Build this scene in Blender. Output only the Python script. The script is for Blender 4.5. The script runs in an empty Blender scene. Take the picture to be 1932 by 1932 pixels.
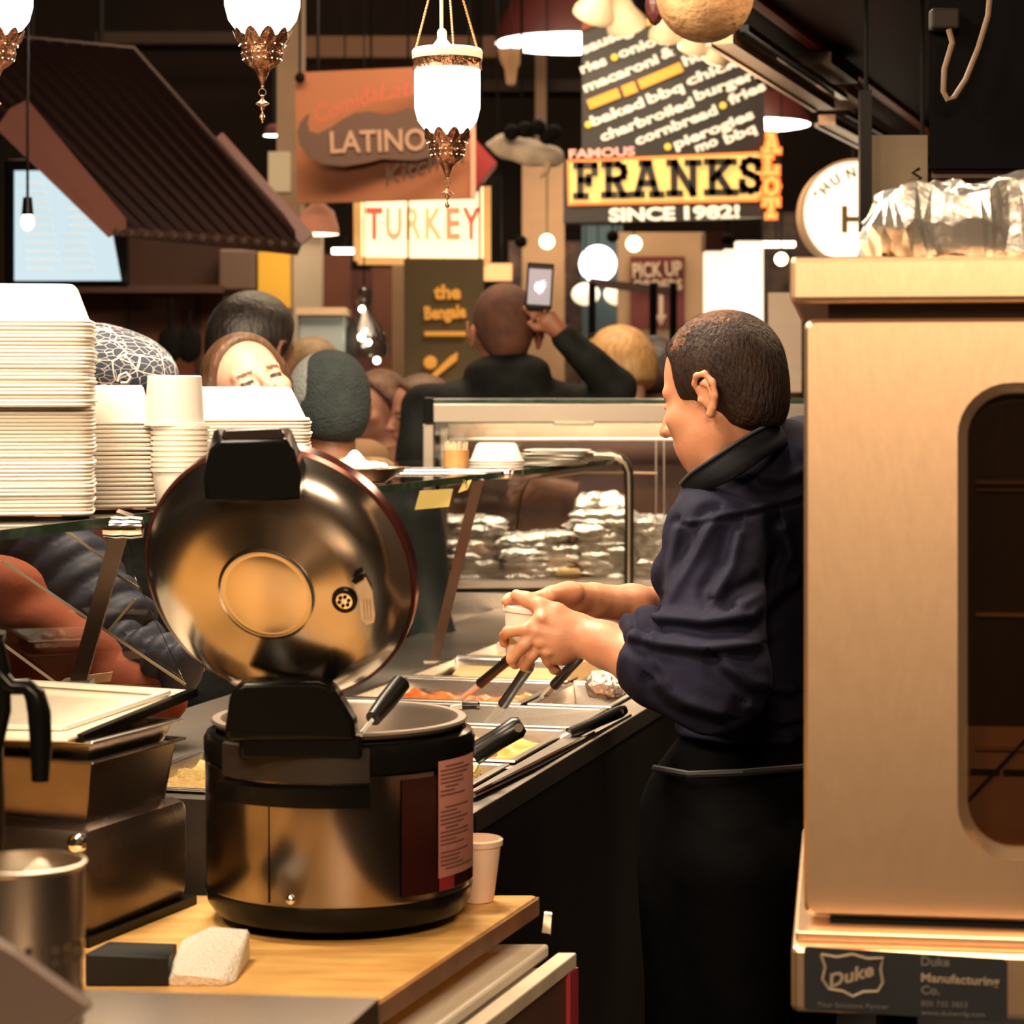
import bpy, bmesh, math, random
import numpy as np
from mathutils import Vector, Matrix, noise
random.seed(7); rng = np.random.RandomState(7)
SC = bpy.context.scene; COL = SC.collection
# ------------------------------------------------------------------ camera, world, lights, exposure
F, YH, H = 4400.0, 745.0, 1.5          # focal length in px of a 1932 frame, horizon row, eye height
def P(x, y, D):
    return Vector(((x - 966) * D / F, D, H - (y - YH) * D / F))
cam_d = bpy.data.cameras.new('camera'); cam = bpy.data.objects.new('camera', cam_d); COL.objects.link(cam)
cam.location = (0, 0, H); cam.rotation_euler = (math.pi / 2, 0, 0)
cam_d.sensor_width = 36; cam_d.lens = 36 * F / 1932; cam_d.shift_y = -(966 - YH) / 1932
cam_d.clip_start = .05; cam_d.clip_end = 60
cam_d.dof.use_dof = True; cam_d.dof.focus_distance = 3.55; cam_d.dof.aperture_fstop = 7.5
SC.camera = cam
SC.view_settings.view_transform = 'Standard'; SC.view_settings.look = 'None'
SC.view_settings.exposure = 0.42; SC.view_settings.gamma = 1.0; SC.view_settings.use_curve_mapping = False
W = bpy.data.worlds.new('world'); SC.world = W; W.use_nodes = True
W.node_tree.nodes['Background'].inputs[0].default_value = (1, .62, .38, 1)
W.node_tree.nodes['Background'].inputs[1].default_value = .055
try:
    SC.cycles.use_denoising = True; SC.cycles.max_bounces = 7; SC.cycles.transparent_max_bounces = 16
    SC.cycles.sample_clamp_indirect = 4; SC.cycles.caustics_reflective = False; SC.cycles.caustics_refractive = False
except Exception: pass
def area(name, loc, target, size, size_y, power, col=(1, .72, .45)):
    l = bpy.data.lights.new(name, 'AREA'); l.shape = 'RECTANGLE'; l.size = size; l.size_y = size_y
    l.energy = power; l.color = col
    o = bpy.data.objects.new(name, l); COL.objects.link(o); o.location = loc
    d = Vector(target) - Vector(loc); o.rotation_euler = d.to_track_quat('-Z', 'Y').to_euler(); return o
def point(name, loc, power, col=(1, .72, .45), r=.04):
    l = bpy.data.lights.new(name, 'POINT'); l.energy = power; l.color = col; l.shadow_soft_size = r
    o = bpy.data.objects.new(name, l); COL.objects.link(o); o.location = loc; return o
WARM = (1, .72, .46); WHW = (1, .82, .6)
area('case_lamp', (.35, 6.12, 1.47), (.35, 6.28, 1.0), .9, .04, 5, WHW)
area('counter_lamp', (-.45, 4.1, 2.9), (-.3, 3.95, .9), 1.0, .5, 82, WHW)
area('container_lamp', (-.75, 2.35, 2.8), (-.6, 3.3, 1.4), .4, .4, 31, WHW)
area('kitchen_fill', (.2, -1.0, 3.1), (.5, 2.2, 1.1), 1.4, .35, 118, WARM)  # unseen fill light added behind the camera to brighten the oven front
area('kitchen_side_fill', (-1.3, 1.0, 2.7), (-.4, 2.3, .8), .4, .4, 26, WARM)  # unseen fill light added at left to brighten the utensil cylinder
point('trim_fill', (.45, 5.6, 2.0), 5, WARM)  # bare point light added below the rails to brighten the red trim
area('staff_lamp', (1.15, 4.3, 2.75), (.3, 3.6, 1.2), .4, .4, 24, WARM)
area('hall_lamp_near', (-.3, 7.6, 3.3), (-.3, 7.4, .5), 2.2, .8, 44, WARM)
area('hall_lamp_far', (0, 10.2, 3.8), (0, 11.5, 1.5), 4.5, .6, 70, WARM)
area('sign_lamp', (.0, 7.4, 3.3), (.2, 9.2, 2.3), 2.0, .3, 20, WARM)

# ------------------------------------------------------------------ materials
MATS = {}
def mat(name, col, rough=.5, metal=0, emit=None, strength=0, noise_s=0, noise_amt=0, bump=0, bump_s=40, stretch=None,
        spec=.5, trans=0, sss=0, col2=None, coat=0, alpha=1):
    if name in MATS: return MATS[name]
    m = bpy.data.materials.new(name); m.use_nodes = True; nt = m.node_tree; b = nt.nodes['Principled BSDF']
    b.inputs['Base Color'].default_value = (*col, 1); b.inputs['Roughness'].default_value = rough
    b.inputs['Metallic'].default_value = metal; b.inputs['Specular IOR Level'].default_value = spec
    b.inputs['Coat Weight'].default_value = coat
    if sss:
        b.inputs['Subsurface Weight'].default_value = sss; b.inputs['Subsurface Radius'].default_value = (.02, .008, .004)
    if trans: b.inputs['Transmission Weight'].default_value = trans
    b.inputs['Alpha'].default_value = alpha
    if emit:
        b.inputs['Emission Color'].default_value = (*emit, 1); b.inputs['Emission Strength'].default_value = strength
    if noise_s or bump:
        tc = nt.nodes.new('ShaderNodeTexCoord'); mp = nt.nodes.new('ShaderNodeMapping')
        nt.links.new(tc.outputs['Object'], mp.inputs[0])
        if stretch: mp.inputs['Scale'].default_value = stretch
    if noise_s:
        n = nt.nodes.new('ShaderNodeTexNoise'); n.inputs['Scale'].default_value = noise_s; n.inputs['Detail'].default_value = 5
        nt.links.new(mp.outputs[0], n.inputs[0])
        mx = nt.nodes.new('ShaderNodeMix'); mx.data_type = 'RGBA'
        rp = nt.nodes.new('ShaderNodeMapRange'); rp.inputs[1].default_value = .35; rp.inputs[2].default_value = .65
        nt.links.new(n.outputs[0], rp.inputs[0]); nt.links.new(rp.outputs[0], mx.inputs[0])
        c2 = col2 if col2 else tuple(c * (1 - noise_amt) for c in col)
        mx.inputs[6].default_value = (*col, 1); mx.inputs[7].default_value = (*c2, 1)
        nt.links.new(mx.outputs[2], b.inputs['Base Color'])
        if metal > .5:
            rr = nt.nodes.new('ShaderNodeMapRange'); rr.inputs[3].default_value = rough * .75; rr.inputs[4].default_value = min(1, rough * 1.3)
            nt.links.new(n.outputs[0], rr.inputs[0]); nt.links.new(rr.outputs[0], b.inputs['Roughness'])
    if bump:
        n2 = nt.nodes.new('ShaderNodeTexNoise'); n2.inputs['Scale'].default_value = bump_s; n2.inputs['Detail'].default_value = 4
        nt.links.new(mp.outputs[0], n2.inputs[0]); bp = nt.nodes.new('ShaderNodeBump'); bp.inputs['Strength'].default_value = bump
        bp.inputs['Distance'].default_value = .01
        nt.links.new(n2.outputs[0], bp.inputs['Height']); nt.links.new(bp.outputs[0], b.inputs['Normal'])
    MATS[name] = m; return m
def glow(name, col, s):
    return mat(name, (.8, .8, .8), .6, emit=col, strength=s)
def glass_mat(name, tint=(1, 1, 1), refl=1.0, rough=.02, base=.04):
    if name in MATS: return MATS[name]
    m = bpy.data.materials.new(name); m.use_nodes = True; nt = m.node_tree; nt.nodes.clear()
    o = nt.nodes.new('ShaderNodeOutputMaterial'); t = nt.nodes.new('ShaderNodeBsdfTransparent'); g = nt.nodes.new('ShaderNodeBsdfGlossy')
    t.inputs[0].default_value = (*tint, 1); g.inputs['Roughness'].default_value = rough
    lw = nt.nodes.new('ShaderNodeFresnel'); lw.inputs[0].default_value = 1.5
    mr = nt.nodes.new('ShaderNodeMath'); mr.operation = 'MULTIPLY_ADD'; mr.inputs[1].default_value = refl; mr.inputs[2].default_value = base; mr.use_clamp = True
    mx = nt.nodes.new('ShaderNodeMixShader')
    nt.links.new(lw.outputs[0], mr.inputs[0]); nt.links.new(mr.outputs[0], mx.inputs[0])
    nt.links.new(t.outputs[0], mx.inputs[1]); nt.links.new(g.outputs[0], mx.inputs[2]); nt.links.new(mx.outputs[0], o.inputs[0])
    MATS[name] = m; return m
STEEL = mat('brushed_steel', (.78, .73, .66), .27, 1, noise_s=3, noise_amt=.12, bump=.04, bump_s=60, stretch=(1, 1, 12))
STEELD = mat('worn_steel', (.58, .52, .46), .33, 1, noise_s=5, noise_amt=.3, bump=.08, bump_s=25)
CHROME = mat('polished_steel', (.85, .8, .74), .12, 1)
OVENM = mat('oven_steel', (.88, .61, .39), .38, 1, noise_s=2.2, noise_amt=.2, bump=.05, bump_s=90, stretch=(1, 1, .15))
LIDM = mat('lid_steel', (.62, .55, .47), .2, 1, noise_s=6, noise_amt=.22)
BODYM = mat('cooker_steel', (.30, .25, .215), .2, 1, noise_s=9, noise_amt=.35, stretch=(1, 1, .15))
BLK = mat('black_plastic', (.004, .0037, .0033), .22, spec=.13)
BLKR = mat('black_matte', (.005, .0046, .0043), .75, spec=.1)
DARK = mat('dark_panel', (.008, .0065, .006), .5, spec=.12, noise_s=3, noise_amt=.4)
FOAM = mat('white_foam', (.86, .8, .72), .6, bump=.05, bump_s=300, sss=.1)
PAPER = mat('white_paper', (.85, .8, .72), .8)
WOOD = mat('butcher_block', (.80, .47, .15), .38, noise_s=7, col2=(.60, .31, .09), bump=.05, bump_s=60, stretch=(1, 5, 1))
WOODE = mat('wood_edge', (.26, .11, .05), .5, noise_s=12, noise_amt=.4)
GLASS = glass_mat('clear_glass')
GEDGE = mat('glass_edge', (.05, .09, .06), .15, spec=.8, noise_s=20, noise_amt=.6)
SKIN = mat('skin', (.62, .29, .165), .48, noise_s=14, col2=(.52, .215, .115), sss=.12, bump=.06, bump_s=120)
SKIN2 = mat('skin_light', (.72, .42, .3), .5, noise_s=14, col2=(.64, .33, .22), sss=.1)
SKIND = mat('skin_brown', (.30, .13, .075), .5, noise_s=14, noise_amt=.2)
HAIRD = mat('hair_dark', (.022, .013, .009), .42, noise_s=80, col2=(.05, .028, .016), bump=.5, bump_s=150, stretch=(1, 1, .2))
NAVY = mat('navy_shirt_cloth', (.017, .0165, .036), .82, spec=.12, noise_s=30, noise_amt=.25, bump=.12, bump_s=45)

# ------------------------------------------------------------------ builders
def link_mesh(name, me, mats, parent=None, smooth=True, origin=None):
    if not isinstance(mats, (list, tuple)): mats = [mats]
    for m in mats: me.materials.append(m)
    if smooth:
        me.polygons.foreach_set('use_smooth', [True] * len(me.polygons))
    o = bpy.data.objects.new(name, me); COL.objects.link(o)
    if parent is None:
        n = len(me.vertices)
        if n and origin is None:
            co = np.empty(n * 3, np.float32); me.vertices.foreach_get('co', co); co = co.reshape(-1, 3)
            lo, hi = co.min(0), co.max(0); origin = Vector(((lo[0] + hi[0]) / 2, (lo[1] + hi[1]) / 2, lo[2]))
        me.transform(Matrix.Translation(-Vector(origin))); o.location = origin
    else:
        o.parent = parent
        g = Vector(parent.location)
        o.matrix_parent_inverse = WM[parent.name].inverted() if parent.name in WM else Matrix.Translation(-g)
    WM[o.name] = Matrix.Translation(o.location) if parent is None else Matrix.Identity(4)
    return o
WM = {}
def tag(o, label=None, cat=None, group=None, kind=None):
    if label: o['label'] = label
    if cat: o['category'] = cat
    if group: o['group'] = group
    if kind: o['kind'] = kind
    return o
def thing(name, loc, label, cat, group=None):
    o = bpy.data.objects.new(name, None); COL.objects.link(o); o.location = loc; o.empty_display_size = .05
    WM[o.name] = Matrix.Translation(Vector(loc)); return tag(o, label, cat, group)
def copy_thing(o, delta, label=None, group=None, rotz=None):
    c = o.copy(); COL.objects.link(c); c.location = Vector(o.location) + Vector(delta)
    if rotz is not None: c.rotation_euler.z = rotz
    if label: c['label'] = label
    if group: c['group'] = group
    for ch in list(o.children):
        d = ch.copy(); COL.objects.link(d); d.parent = c; d.matrix_parent_inverse = ch.matrix_parent_inverse.copy()
        for g in list(ch.children):
            e = g.copy(); COL.objects.link(e); e.parent = d; e.matrix_parent_inverse = g.matrix_parent_inverse.copy()
    return c
def frame_mat(org, xdir, ydir):
    x = Vector(xdir).normalized(); z = x.cross(Vector(ydir)).normalized(); y = z.cross(x)
    return Matrix.Translation(org) @ Matrix((x, y, z)).transposed().to_4x4()
class MB:
    def __init__(s): s.bm = bmesh.new(); s.mi = 0
    def _tag(s, fs):
        for f in fs: f.material_index = s.mi
    def box(s, c, size, M=None, bevel=0):
        r = bmesh.ops.create_cube(s.bm, size=1); vs = r['verts']
        bmesh.ops.scale(s.bm, vec=size, verts=vs); bmesh.ops.translate(s.bm, vec=c, verts=vs)
        fs = list({f for v in vs for f in v.link_faces})
        s._tag(fs)
        if bevel:
            es = list({e for v in vs for e in v.link_edges})
            rr = bmesh.ops.bevel(s.bm, geom=es, offset=bevel, segments=2, affect='EDGES', profile=.5)
            vs = list({v for f in rr['faces'] for v in f.verts} | {v for v in vs if v.is_valid})
            s._tag(rr['faces'])
        if M is not None: bmesh.ops.transform(s.bm, matrix=M, verts=vs)
        return s
    def bar(s, p0, p1, w, h=None, up=(0, 0, 1)):
        p0, p1 = Vector(p0), Vector(p1); h = h or w; d = (p1 - p0); L = d.length; d.normalize()
        u = Vector(up); x = d.cross(u)
        if x.length < 1e-4: x = d.cross(Vector((1, 0, 0)))
        x.normalize(); z = x.cross(d)
        M = Matrix.Translation((p0 + p1) / 2) @ Matrix((x, d, z)).transposed().to_4x4()
        return s.box((0, 0, 0), (w, L, h), M)
    def tube(s, pts, r, seg=10, caps=True):
        pts = [Vector(p) for p in pts]; n = len(pts); rs = r if isinstance(r, (list, tuple)) else [r] * n
        rings = []; ref = None
        for i, p in enumerate(pts):
            t = (pts[min(i + 1, n - 1)] - pts[max(i - 1, 0)]).normalized()
            if ref is None: ref = Vector((0, 0, 1)) if abs(t.z) < .9 else Vector((1, 0, 0))
            x = t.cross(ref).normalized(); y = x.cross(t).normalized(); ref = y
            rings.append([s.bm.verts.new(p + (x * math.cos(a) + y * math.sin(a)) * rs[i]) for a in [2 * math.pi * k / seg for k in range(seg)]])
        fs = []
        for a, b in zip(rings, rings[1:]):
            for k in range(seg): fs.append(s.bm.faces.new((a[k], a[(k + 1) % seg], b[(k + 1) % seg], b[k])))
        if caps:
            fs.append(s.bm.faces.new(rings[0][::-1])); fs.append(s.bm.faces.new(rings[-1]))
        s._tag(fs); return s
    def lathe(s, prof, c=(0, 0, 0), seg=32, M=None, a0=0, a1=2 * math.pi):
        full = abs(a1 - a0 - 2 * math.pi) < 1e-6; n = seg if full else seg + 1; rings = []; T = Matrix.Translation(c) if M is None else M
        for r, z in prof:
            rings.append([s.bm.verts.new(T @ Vector((r * math.cos(a0 + (a1 - a0) * k / seg), r * math.sin(a0 + (a1 - a0) * k / seg), z))) for k in range(n)])
        fs = []
        for a, b in zip(rings, rings[1:]):
            for k in range(seg):
                j = (k + 1) % n
                try: fs.append(s.bm.faces.new((a[k], a[j], b[j], b[k])))
                except ValueError: pass
        s._tag(fs); return s
    def prism(s, pts, M, th):
        a = [s.bm.verts.new(M @ Vector((x, y, 0))) for x, y in pts]; b = [s.bm.verts.new(M @ Vector((x, y, th))) for x, y in pts]
        fs = [s.bm.faces.new(a[::-1]), s.bm.faces.new(b)]; n = len(pts)
        for k in range(n): fs.append(s.bm.faces.new((a[k], a[(k + 1) % n], b[(k + 1) % n], b[k])))
        s._tag(fs); return s
    def slab(s, pts, off):
        a = [s.bm.verts.new(Vector(p)) for p in pts]; b = [s.bm.verts.new(Vector(p) + Vector(off)) for p in pts]
        fs = [s.bm.faces.new(a[::-1]), s.bm.faces.new(b)]; n = len(pts)
        for k in range(n): fs.append(s.bm.faces.new((a[k], a[(k + 1) % n], b[(k + 1) % n], b[k])))
        s._tag(fs); return s
    def hull(s, pts):
        vs = [s.bm.verts.new(Vector(p)) for p in pts]; r = bmesh.ops.convex_hull(s.bm, input=vs)
        bmesh.ops.delete(s.bm, geom=list(set(r['geom_interior'] + r['geom_unused'])), context='VERTS') if (r['geom_interior'] or r['geom_unused']) else None
        return s
    def ball(s, c, r, sub=2, scale=(1, 1, 1), M=None):
        r_ = bmesh.ops.create_icosphere(s.bm, subdivisions=sub, radius=r); vs = r_['verts']
        bmesh.ops.scale(s.bm, vec=scale, verts=vs)
        if M is not None: bmesh.ops.transform(s.bm, matrix=M, verts=vs)
        bmesh.ops.translate(s.bm, vec=c, verts=vs); s._tag({f for v in vs for f in v.link_faces}); return s
    def build(s, name, mats, parent=None, smooth=False, bevel=0, sub=0, weld=False, ang=35):
        if weld: bmesh.ops.remove_doubles(s.bm, verts=s.bm.verts, dist=1e-5)
        bmesh.ops.recalc_face_normals(s.bm, faces=s.bm.faces)
        me = bpy.data.meshes.new(name); s.bm.to_mesh(me); s.bm.free()
        o = link_mesh(name, me, mats, parent, smooth)
        if smooth and not sub:
            try: me.set_sharp_from_angle(angle=math.radians(ang))
            except Exception: pass
        if bevel:
            b = o.modifiers.new('bevel', 'BEVEL'); b.width = bevel; b.segments = 2; b.limit_method = 'ANGLE'
        if sub:
            b = o.modifiers.new('sub', 'SUBSURF'); b.levels = sub; b.render_levels = sub
        return o
def pbox(x0, y0, x1, y1, D, th):              # box whose front face stands at depth D
    a, b = P(x0, y1, D), P(x1, y0, D)
    return Vector(((a.x + b.x) / 2, D + th / 2, (a.z + b.z) / 2)), (abs(b.x - a.x), th, abs(b.z - a.z))
def pb(name, x0, y0, x1, y1, D, th, m, label=None, cat=None, parent=None, bevel=0, kind=None, group=None):
    c, s = pbox(x0, y0, x1, y1, D, th); o = MB().box(c, s).build(name, m, parent, bevel=bevel)
    return tag(o, label, cat, group, kind)
def text(s, p0, p1, h, m, parent, name='lettering', th=.004, bold=0.0, shear=0, wscale=None, normal=(0, -1, 0)):
    """word standing between two points of its baseline, letter height h"""
    cu = bpy.data.curves.new(name, 'FONT'); cu.body = s; cu.size = 1; cu.extrude = .5; cu.offset = bold; cu.shear = shear; cu.resolution_u = 3
    t = bpy.data.objects.new(name, cu); COL.objects.link(t)
    dg = bpy.context.evaluated_depsgraph_get(); dg.update()
    me = bpy.data.meshes.new_from_object(t.evaluated_get(dg)); bpy.data.objects.remove(t); 
    co = np.empty(len(me.vertices) * 3); me.vertices.foreach_get('co', co); co = co.reshape(-1, 3)
    lo, hi = co.min(0), co.max(0)
    p0, p1 = Vector(p0), Vector(p1); d = p1 - p0; L = d.length
    co[:, 0] = (co[:, 0] - lo[0]) / (hi[0] - lo[0]) * L; co[:, 1] = co[:, 1] * h / .73; co[:, 2] *= th
    me.vertices.foreach_set('co', co.ravel())
    x = d.normalized(); z = Vector(normal); y = z.cross(x).normalized()
    if y.z < 0: y = -y
    me.transform(Matrix.Translation(p0) @ Matrix((x, y, z)).transposed().to_4x4())
    return link_mesh(name, me, m, parent, smooth=False)
def hang(parent, pts, m=None, top=4.3, r=.005):
    for x, y, D in pts: a = P(x, y, D); MB().tube([a, Vector((a.x, a.y, top))], r, 6).build('hanging_rod', m or BLKR, parent)
# row frame of the serving counter: p runs away along the counter, q to the staff side
TH = math.atan(.28); CS, SN = math.cos(TH), math.sin(TH)
def R(p, q, z): return Vector((p * SN + q * CS, p * CS - q * SN, z))
RM = Matrix.Rotation(-TH, 4, 'Z')
def rbox(mb, p0, p1, q0, q1, z0, z1, bevel=0):
    M = Matrix.Translation(R((p0 + p1) / 2, (q0 + q1) / 2, (z0 + z1) / 2)) @ RM
    mb.box((0, 0, 0), (abs(q1 - q0), abs(p1 - p0), abs(z1 - z0)), M, bevel); return mb

# ------------------------------------------------------------------ implicit surfaces for organic shapes
class SDF:
    def __init__(s, h=.004): s.pr = []; s.h = h
    def cap(s, a, b, ra, rb=None, k=.01, op='u'):
        s.pr.append(('c', np.array(a, float), np.array(b, float), ra, ra if rb is None else rb, k, op)); return s
    def chain(s, pts, rs, k=.006, op='u'):
        for i in range(len(pts) - 1): s.cap(pts[i], pts[i + 1], rs[i], rs[i + 1], k, op)
        return s
    def ell(s, c, rad, ax=None, k=.01, op='u'):
        A = np.eye(3) if ax is None else np.array([list(v) for v in ax], float)
        s.pr.append(('e', np.array(c, float), np.array(rad, float), A, max(rad), k, op)); return s
    def box(s, c, half, ax=None, r=.01, k=.01, op='u'):
        A = np.eye(3) if ax is None else np.array([list(v) for v in ax], float)
        s.pr.append(('b', np.array(c, float), np.array(half, float), A, r, k, op)); return s
    def half(s, c, n, k=.006):            # keep the side n points away from
        n = np.array(n, float); n /= np.linalg.norm(n); s.pr.append(('h', np.array(c, float), n, None, 0, k, 'i')); return s
    def _bb(s, pr):
        t = pr[0]
        if t == 'c': return np.minimum(pr[1], pr[2]) - max(pr[3], pr[4]), np.maximum(pr[1], pr[2]) + max(pr[3], pr[4])
        if t == 'e': e = np.sqrt(((pr[3] * pr[2][:, None]) ** 2).sum(0)); return pr[1] - e, pr[1] + e
        if t == 'b': e = (np.abs(pr[3]) * pr[2][:, None]).sum(0); return pr[1] - e, pr[1] + e
    def grid(s):
        lo = np.min([s._bb(p)[0] for p in s.pr if p[6] == 'u'], 0) - 4 * s.h; hi = np.max([s._bb(p)[1] for p in s.pr if p[6] == 'u'], 0) + 4 * s.h
        n = np.ceil((hi - lo) / s.h).astype(int) + 1; g = np.full(n, .06, np.float32)
        ax = [lo[i] + s.h * np.arange(n[i]) for i in range(3)]
        for pr in s.pr:
            if pr[0] == 'h':
                X, Y, Z = ax[0][:, None, None], ax[1][None, :, None], ax[2][None, None, :]
                d = (X - pr[1][0]) * pr[2][0] + (Y - pr[1][1]) * pr[2][1] + (Z - pr[1][2]) * pr[2][2]; k = pr[5]
                hh = np.clip(.5 - .5 * (g - d) / k, 0, 1); g = (g * (1 - hh) + d * hh + k * hh * (1 - hh)).astype(np.float32); continue
            a, b = s._bb(pr); m = pr[5] + 3 * s.h + .012
            i0 = np.clip(np.floor((a - m - lo) / s.h).astype(int), 0, n - 1); i1 = np.clip(np.ceil((b + m - lo) / s.h).astype(int) + 1, 1, n)
            sl = tuple(slice(i0[i], i1[i]) for i in range(3))
            X, Y, Z = ax[0][sl[0]][:, None, None], ax[1][sl[1]][None, :, None], ax[2][sl[2]][None, None, :]
            if pr[0] == 'c':
                A, B = pr[1], pr[2]; ba = B - A; L2 = max(float(ba @ ba), 1e-12)
                t = np.clip(((X - A[0]) * ba[0] + (Y - A[1]) * ba[1] + (Z - A[2]) * ba[2]) / L2, 0, 1)
                d = np.sqrt((X - A[0] - t * ba[0]) ** 2 + (Y - A[1] - t * ba[1]) ** 2 + (Z - A[2] - t * ba[2]) ** 2) - (pr[3] + t * (pr[4] - pr[3]))
            else:
                q = [(X - pr[1][0]) * pr[3][i][0] + (Y - pr[1][1]) * pr[3][i][1] + (Z - pr[1][2]) * pr[3][i][2] for i in range(3)]
                if pr[0] == 'e':
                    k0 = np.sqrt(sum((q[i] / pr[2][i]) ** 2 for i in range(3))); k1 = np.sqrt(sum((q[i] / pr[2][i] ** 2) ** 2 for i in range(3))) + 1e-9
                    d = k0 * (k0 - 1) / k1
                else:
                    w = [np.abs(q[i]) - (pr[2][i] - pr[4]) for i in range(3)]
                    d = np.sqrt(sum(np.maximum(v, 0) ** 2 for v in w)) + np.minimum(np.maximum(np.maximum(w[0], w[1]), w[2]), 0) - pr[4]
            G = g[sl]; k = pr[5]
            if pr[6] == 'u': hh = np.clip(.5 + .5 * (G - d) / k, 0, 1); g[sl] = G * (1 - hh) + d * hh - k * hh * (1 - hh)
            else: hh = np.clip(.5 - .5 * (G + d) / k, 0, 1); g[sl] = G * (1 - hh) - d * hh + k * hh * (1 - hh)
        g[0] = g[-1] = .06; g[:, 0] = g[:, -1] = .06; g[:, :, 0] = g[:, :, -1] = .06
        return g, lo
    def arrays(s):
        g, lo = s.grid(); n = np.array(g.shape); sg = g < 0
        c = np.zeros(n - 1, np.int8)
        for i in (0, 1):
            for j in (0, 1):
                for k in (0, 1): c += sg[i:n[0] - 1 + i, j:n[1] - 1 + j, k:n[2] - 1 + k]
        act = (c > 0) & (c < 8); I = np.argwhere(act); idx = np.full(act.shape, -1, np.int32); idx[act] = np.arange(len(I))
        acc = np.zeros((len(I), 3)); cnt = np.zeros(len(I))
        C8 = [(i, j, k) for i in (0, 1) for j in (0, 1) for k in (0, 1)]
        V = {cc: g[I[:, 0] + cc[0], I[:, 1] + cc[1], I[:, 2] + cc[2]] for cc in C8}
        for a in C8:
            for axx in range(3):
                if a[axx]: continue
                b = list(a); b[axx] = 1; b = tuple(b); va, vb = V[a], V[b]; m = (va < 0) != (vb < 0)
                t = np.where(m, va / (va - vb + 1e-12), 0); p = np.repeat(np.array(a, float)[None], len(I), 0); p[:, axx] += t
                acc[m] += p[m]; cnt[m] += 1
        vs = (I + acc / cnt[:, None]) * s.h + lo
        quads = []
        for axx in range(3):
            sl0 = [slice(None)] * 3; sl1 = [slice(None)] * 3; sl0[axx] = slice(0, -1); sl1[axx] = slice(1, None)
            A, B = sg[tuple(sl0)], sg[tuple(sl1)]; ch = np.argwhere(A != B); u, v = (axx + 1) % 3, (axx + 2) % 3
            ch = ch[(ch[:, u] > 0) & (ch[:, v] > 0) & (ch[:, u] < n[u] - 1) & (ch[:, v] < n[v] - 1)]
            def at(du, dv):
                c2 = ch.copy(); c2[:, u] -= du; c2[:, v] -= dv; return idx[c2[:, 0], c2[:, 1], c2[:, 2]]
            q = np.stack([at(1, 1), at(0, 1), at(0, 0), at(1, 0)], 1)
            flip = ~A[ch[:, 0], ch[:, 1], ch[:, 2]]; q[flip] = q[flip][:, ::-1]; quads.append(q)
        q = np.concatenate(quads); q = q[(q >= 0).all(1)]
        # one pass of relaxation for an even surface
        nb = np.zeros_like(vs); cn = np.zeros(len(vs))
        for a, b in ((0, 1), (1, 2), (2, 3), (3, 0)):
            np.add.at(nb, q[:, a], vs[q[:, b]]); np.add.at(cn, q[:, a], 1)
        vs = vs * .55 + .45 * nb / np.maximum(cn, 1)[:, None]
        return vs, q
    def build(s, name, mats, parent=None, disp=None, sel=None):
        vs, q = s.arrays()
        if disp is not None: vs = disp(vs)
        me = bpy.data.meshes.new(name); me.vertices.add(len(vs)); me.vertices.foreach_set('co', vs.astype(np.float32).ravel())
        me.loops.add(len(q) * 4); me.loops.foreach_set('vertex_index', q.astype(np.int32).ravel())
        me.polygons.add(len(q)); me.polygons.foreach_set('loop_start', np.arange(0, len(q) * 4, 4, dtype=np.int32))
        me.update(calc_edges=True); me.validate()
        if sel is not None:
            c = vs[q].mean(1); me.polygons.foreach_set('material_index', sel(c).astype(np.int32))
        return link_mesh(name, me, mats, parent)
# ------------------------------------------------------------------ the room
def wall(name, c, s, m): return tag(MB().box(c, s).build(name, m), kind='structure')
WALLB = mat('far_wall_paint', (.045, .022, .014), .8, noise_s=1.2, col2=(.02, .012, .01))
wall('floor', (0, 6.5, -.05), (11, 20, .1), mat('dark_floor_tile', (.03, .025, .022), .45, noise_s=4, noise_amt=.5))
wall('ceiling', (0, 6.5, 4.35), (11, 20, .1), mat('black_ceiling', (.012, .011, .01), .8))
wall('wall_far', (0, 16.05, 2.15), (11, .1, 4.3), WALLB)
wall('wall_left', (-5.45, 6.5, 2.15), (.1, 20, 4.3), WALLB)
wall('wall_right', (5.45, 6.5, 2.15), (.1, 20, 4.3), WALLB)
wall('wall_kitchen', (0, -3.45, 2.15), (11, .1, 4.3), mat('cream_tile', (.62, .42, .27), .35, noise_s=2.0, col2=(.40, .25, .15)))

# ------------------------------------------------------------------ far stalls
RB = mat('stall_brown', (.17, .05, .022), .6, noise_s=2.5, col2=(.10, .03, .015))
RBD = mat('stall_dark_brown', (.06, .022, .013), .6, noise_s=3, noise_amt=.4)
MAROON = mat('maroon_paint', (.085, .014, .014), .5, noise_s=2, noise_amt=.3)
CREAM = mat('cream_paint', (.70, .50, .32), .6, noise_s=3, noise_amt=.2)
TAN = mat('tan_paint', (.42, .25, .14), .6, noise_s=3, noise_amt=.3)
def floorbox(name, x0, y0, x1, D, th, m, label, cat, bevel=0, ybot=None):
    a = P(x0, y0, D); b = P(x1, y0, D); z0 = 0 if ybot is None else P(0, ybot, D).z
    o = MB().box(((a.x + b.x) / 2, D + th / 2, (a.z + z0) / 2), (b.x - a.x, th, a.z - z0)).build(name, m, bevel=bevel)
    return tag(o, label, cat)
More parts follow.
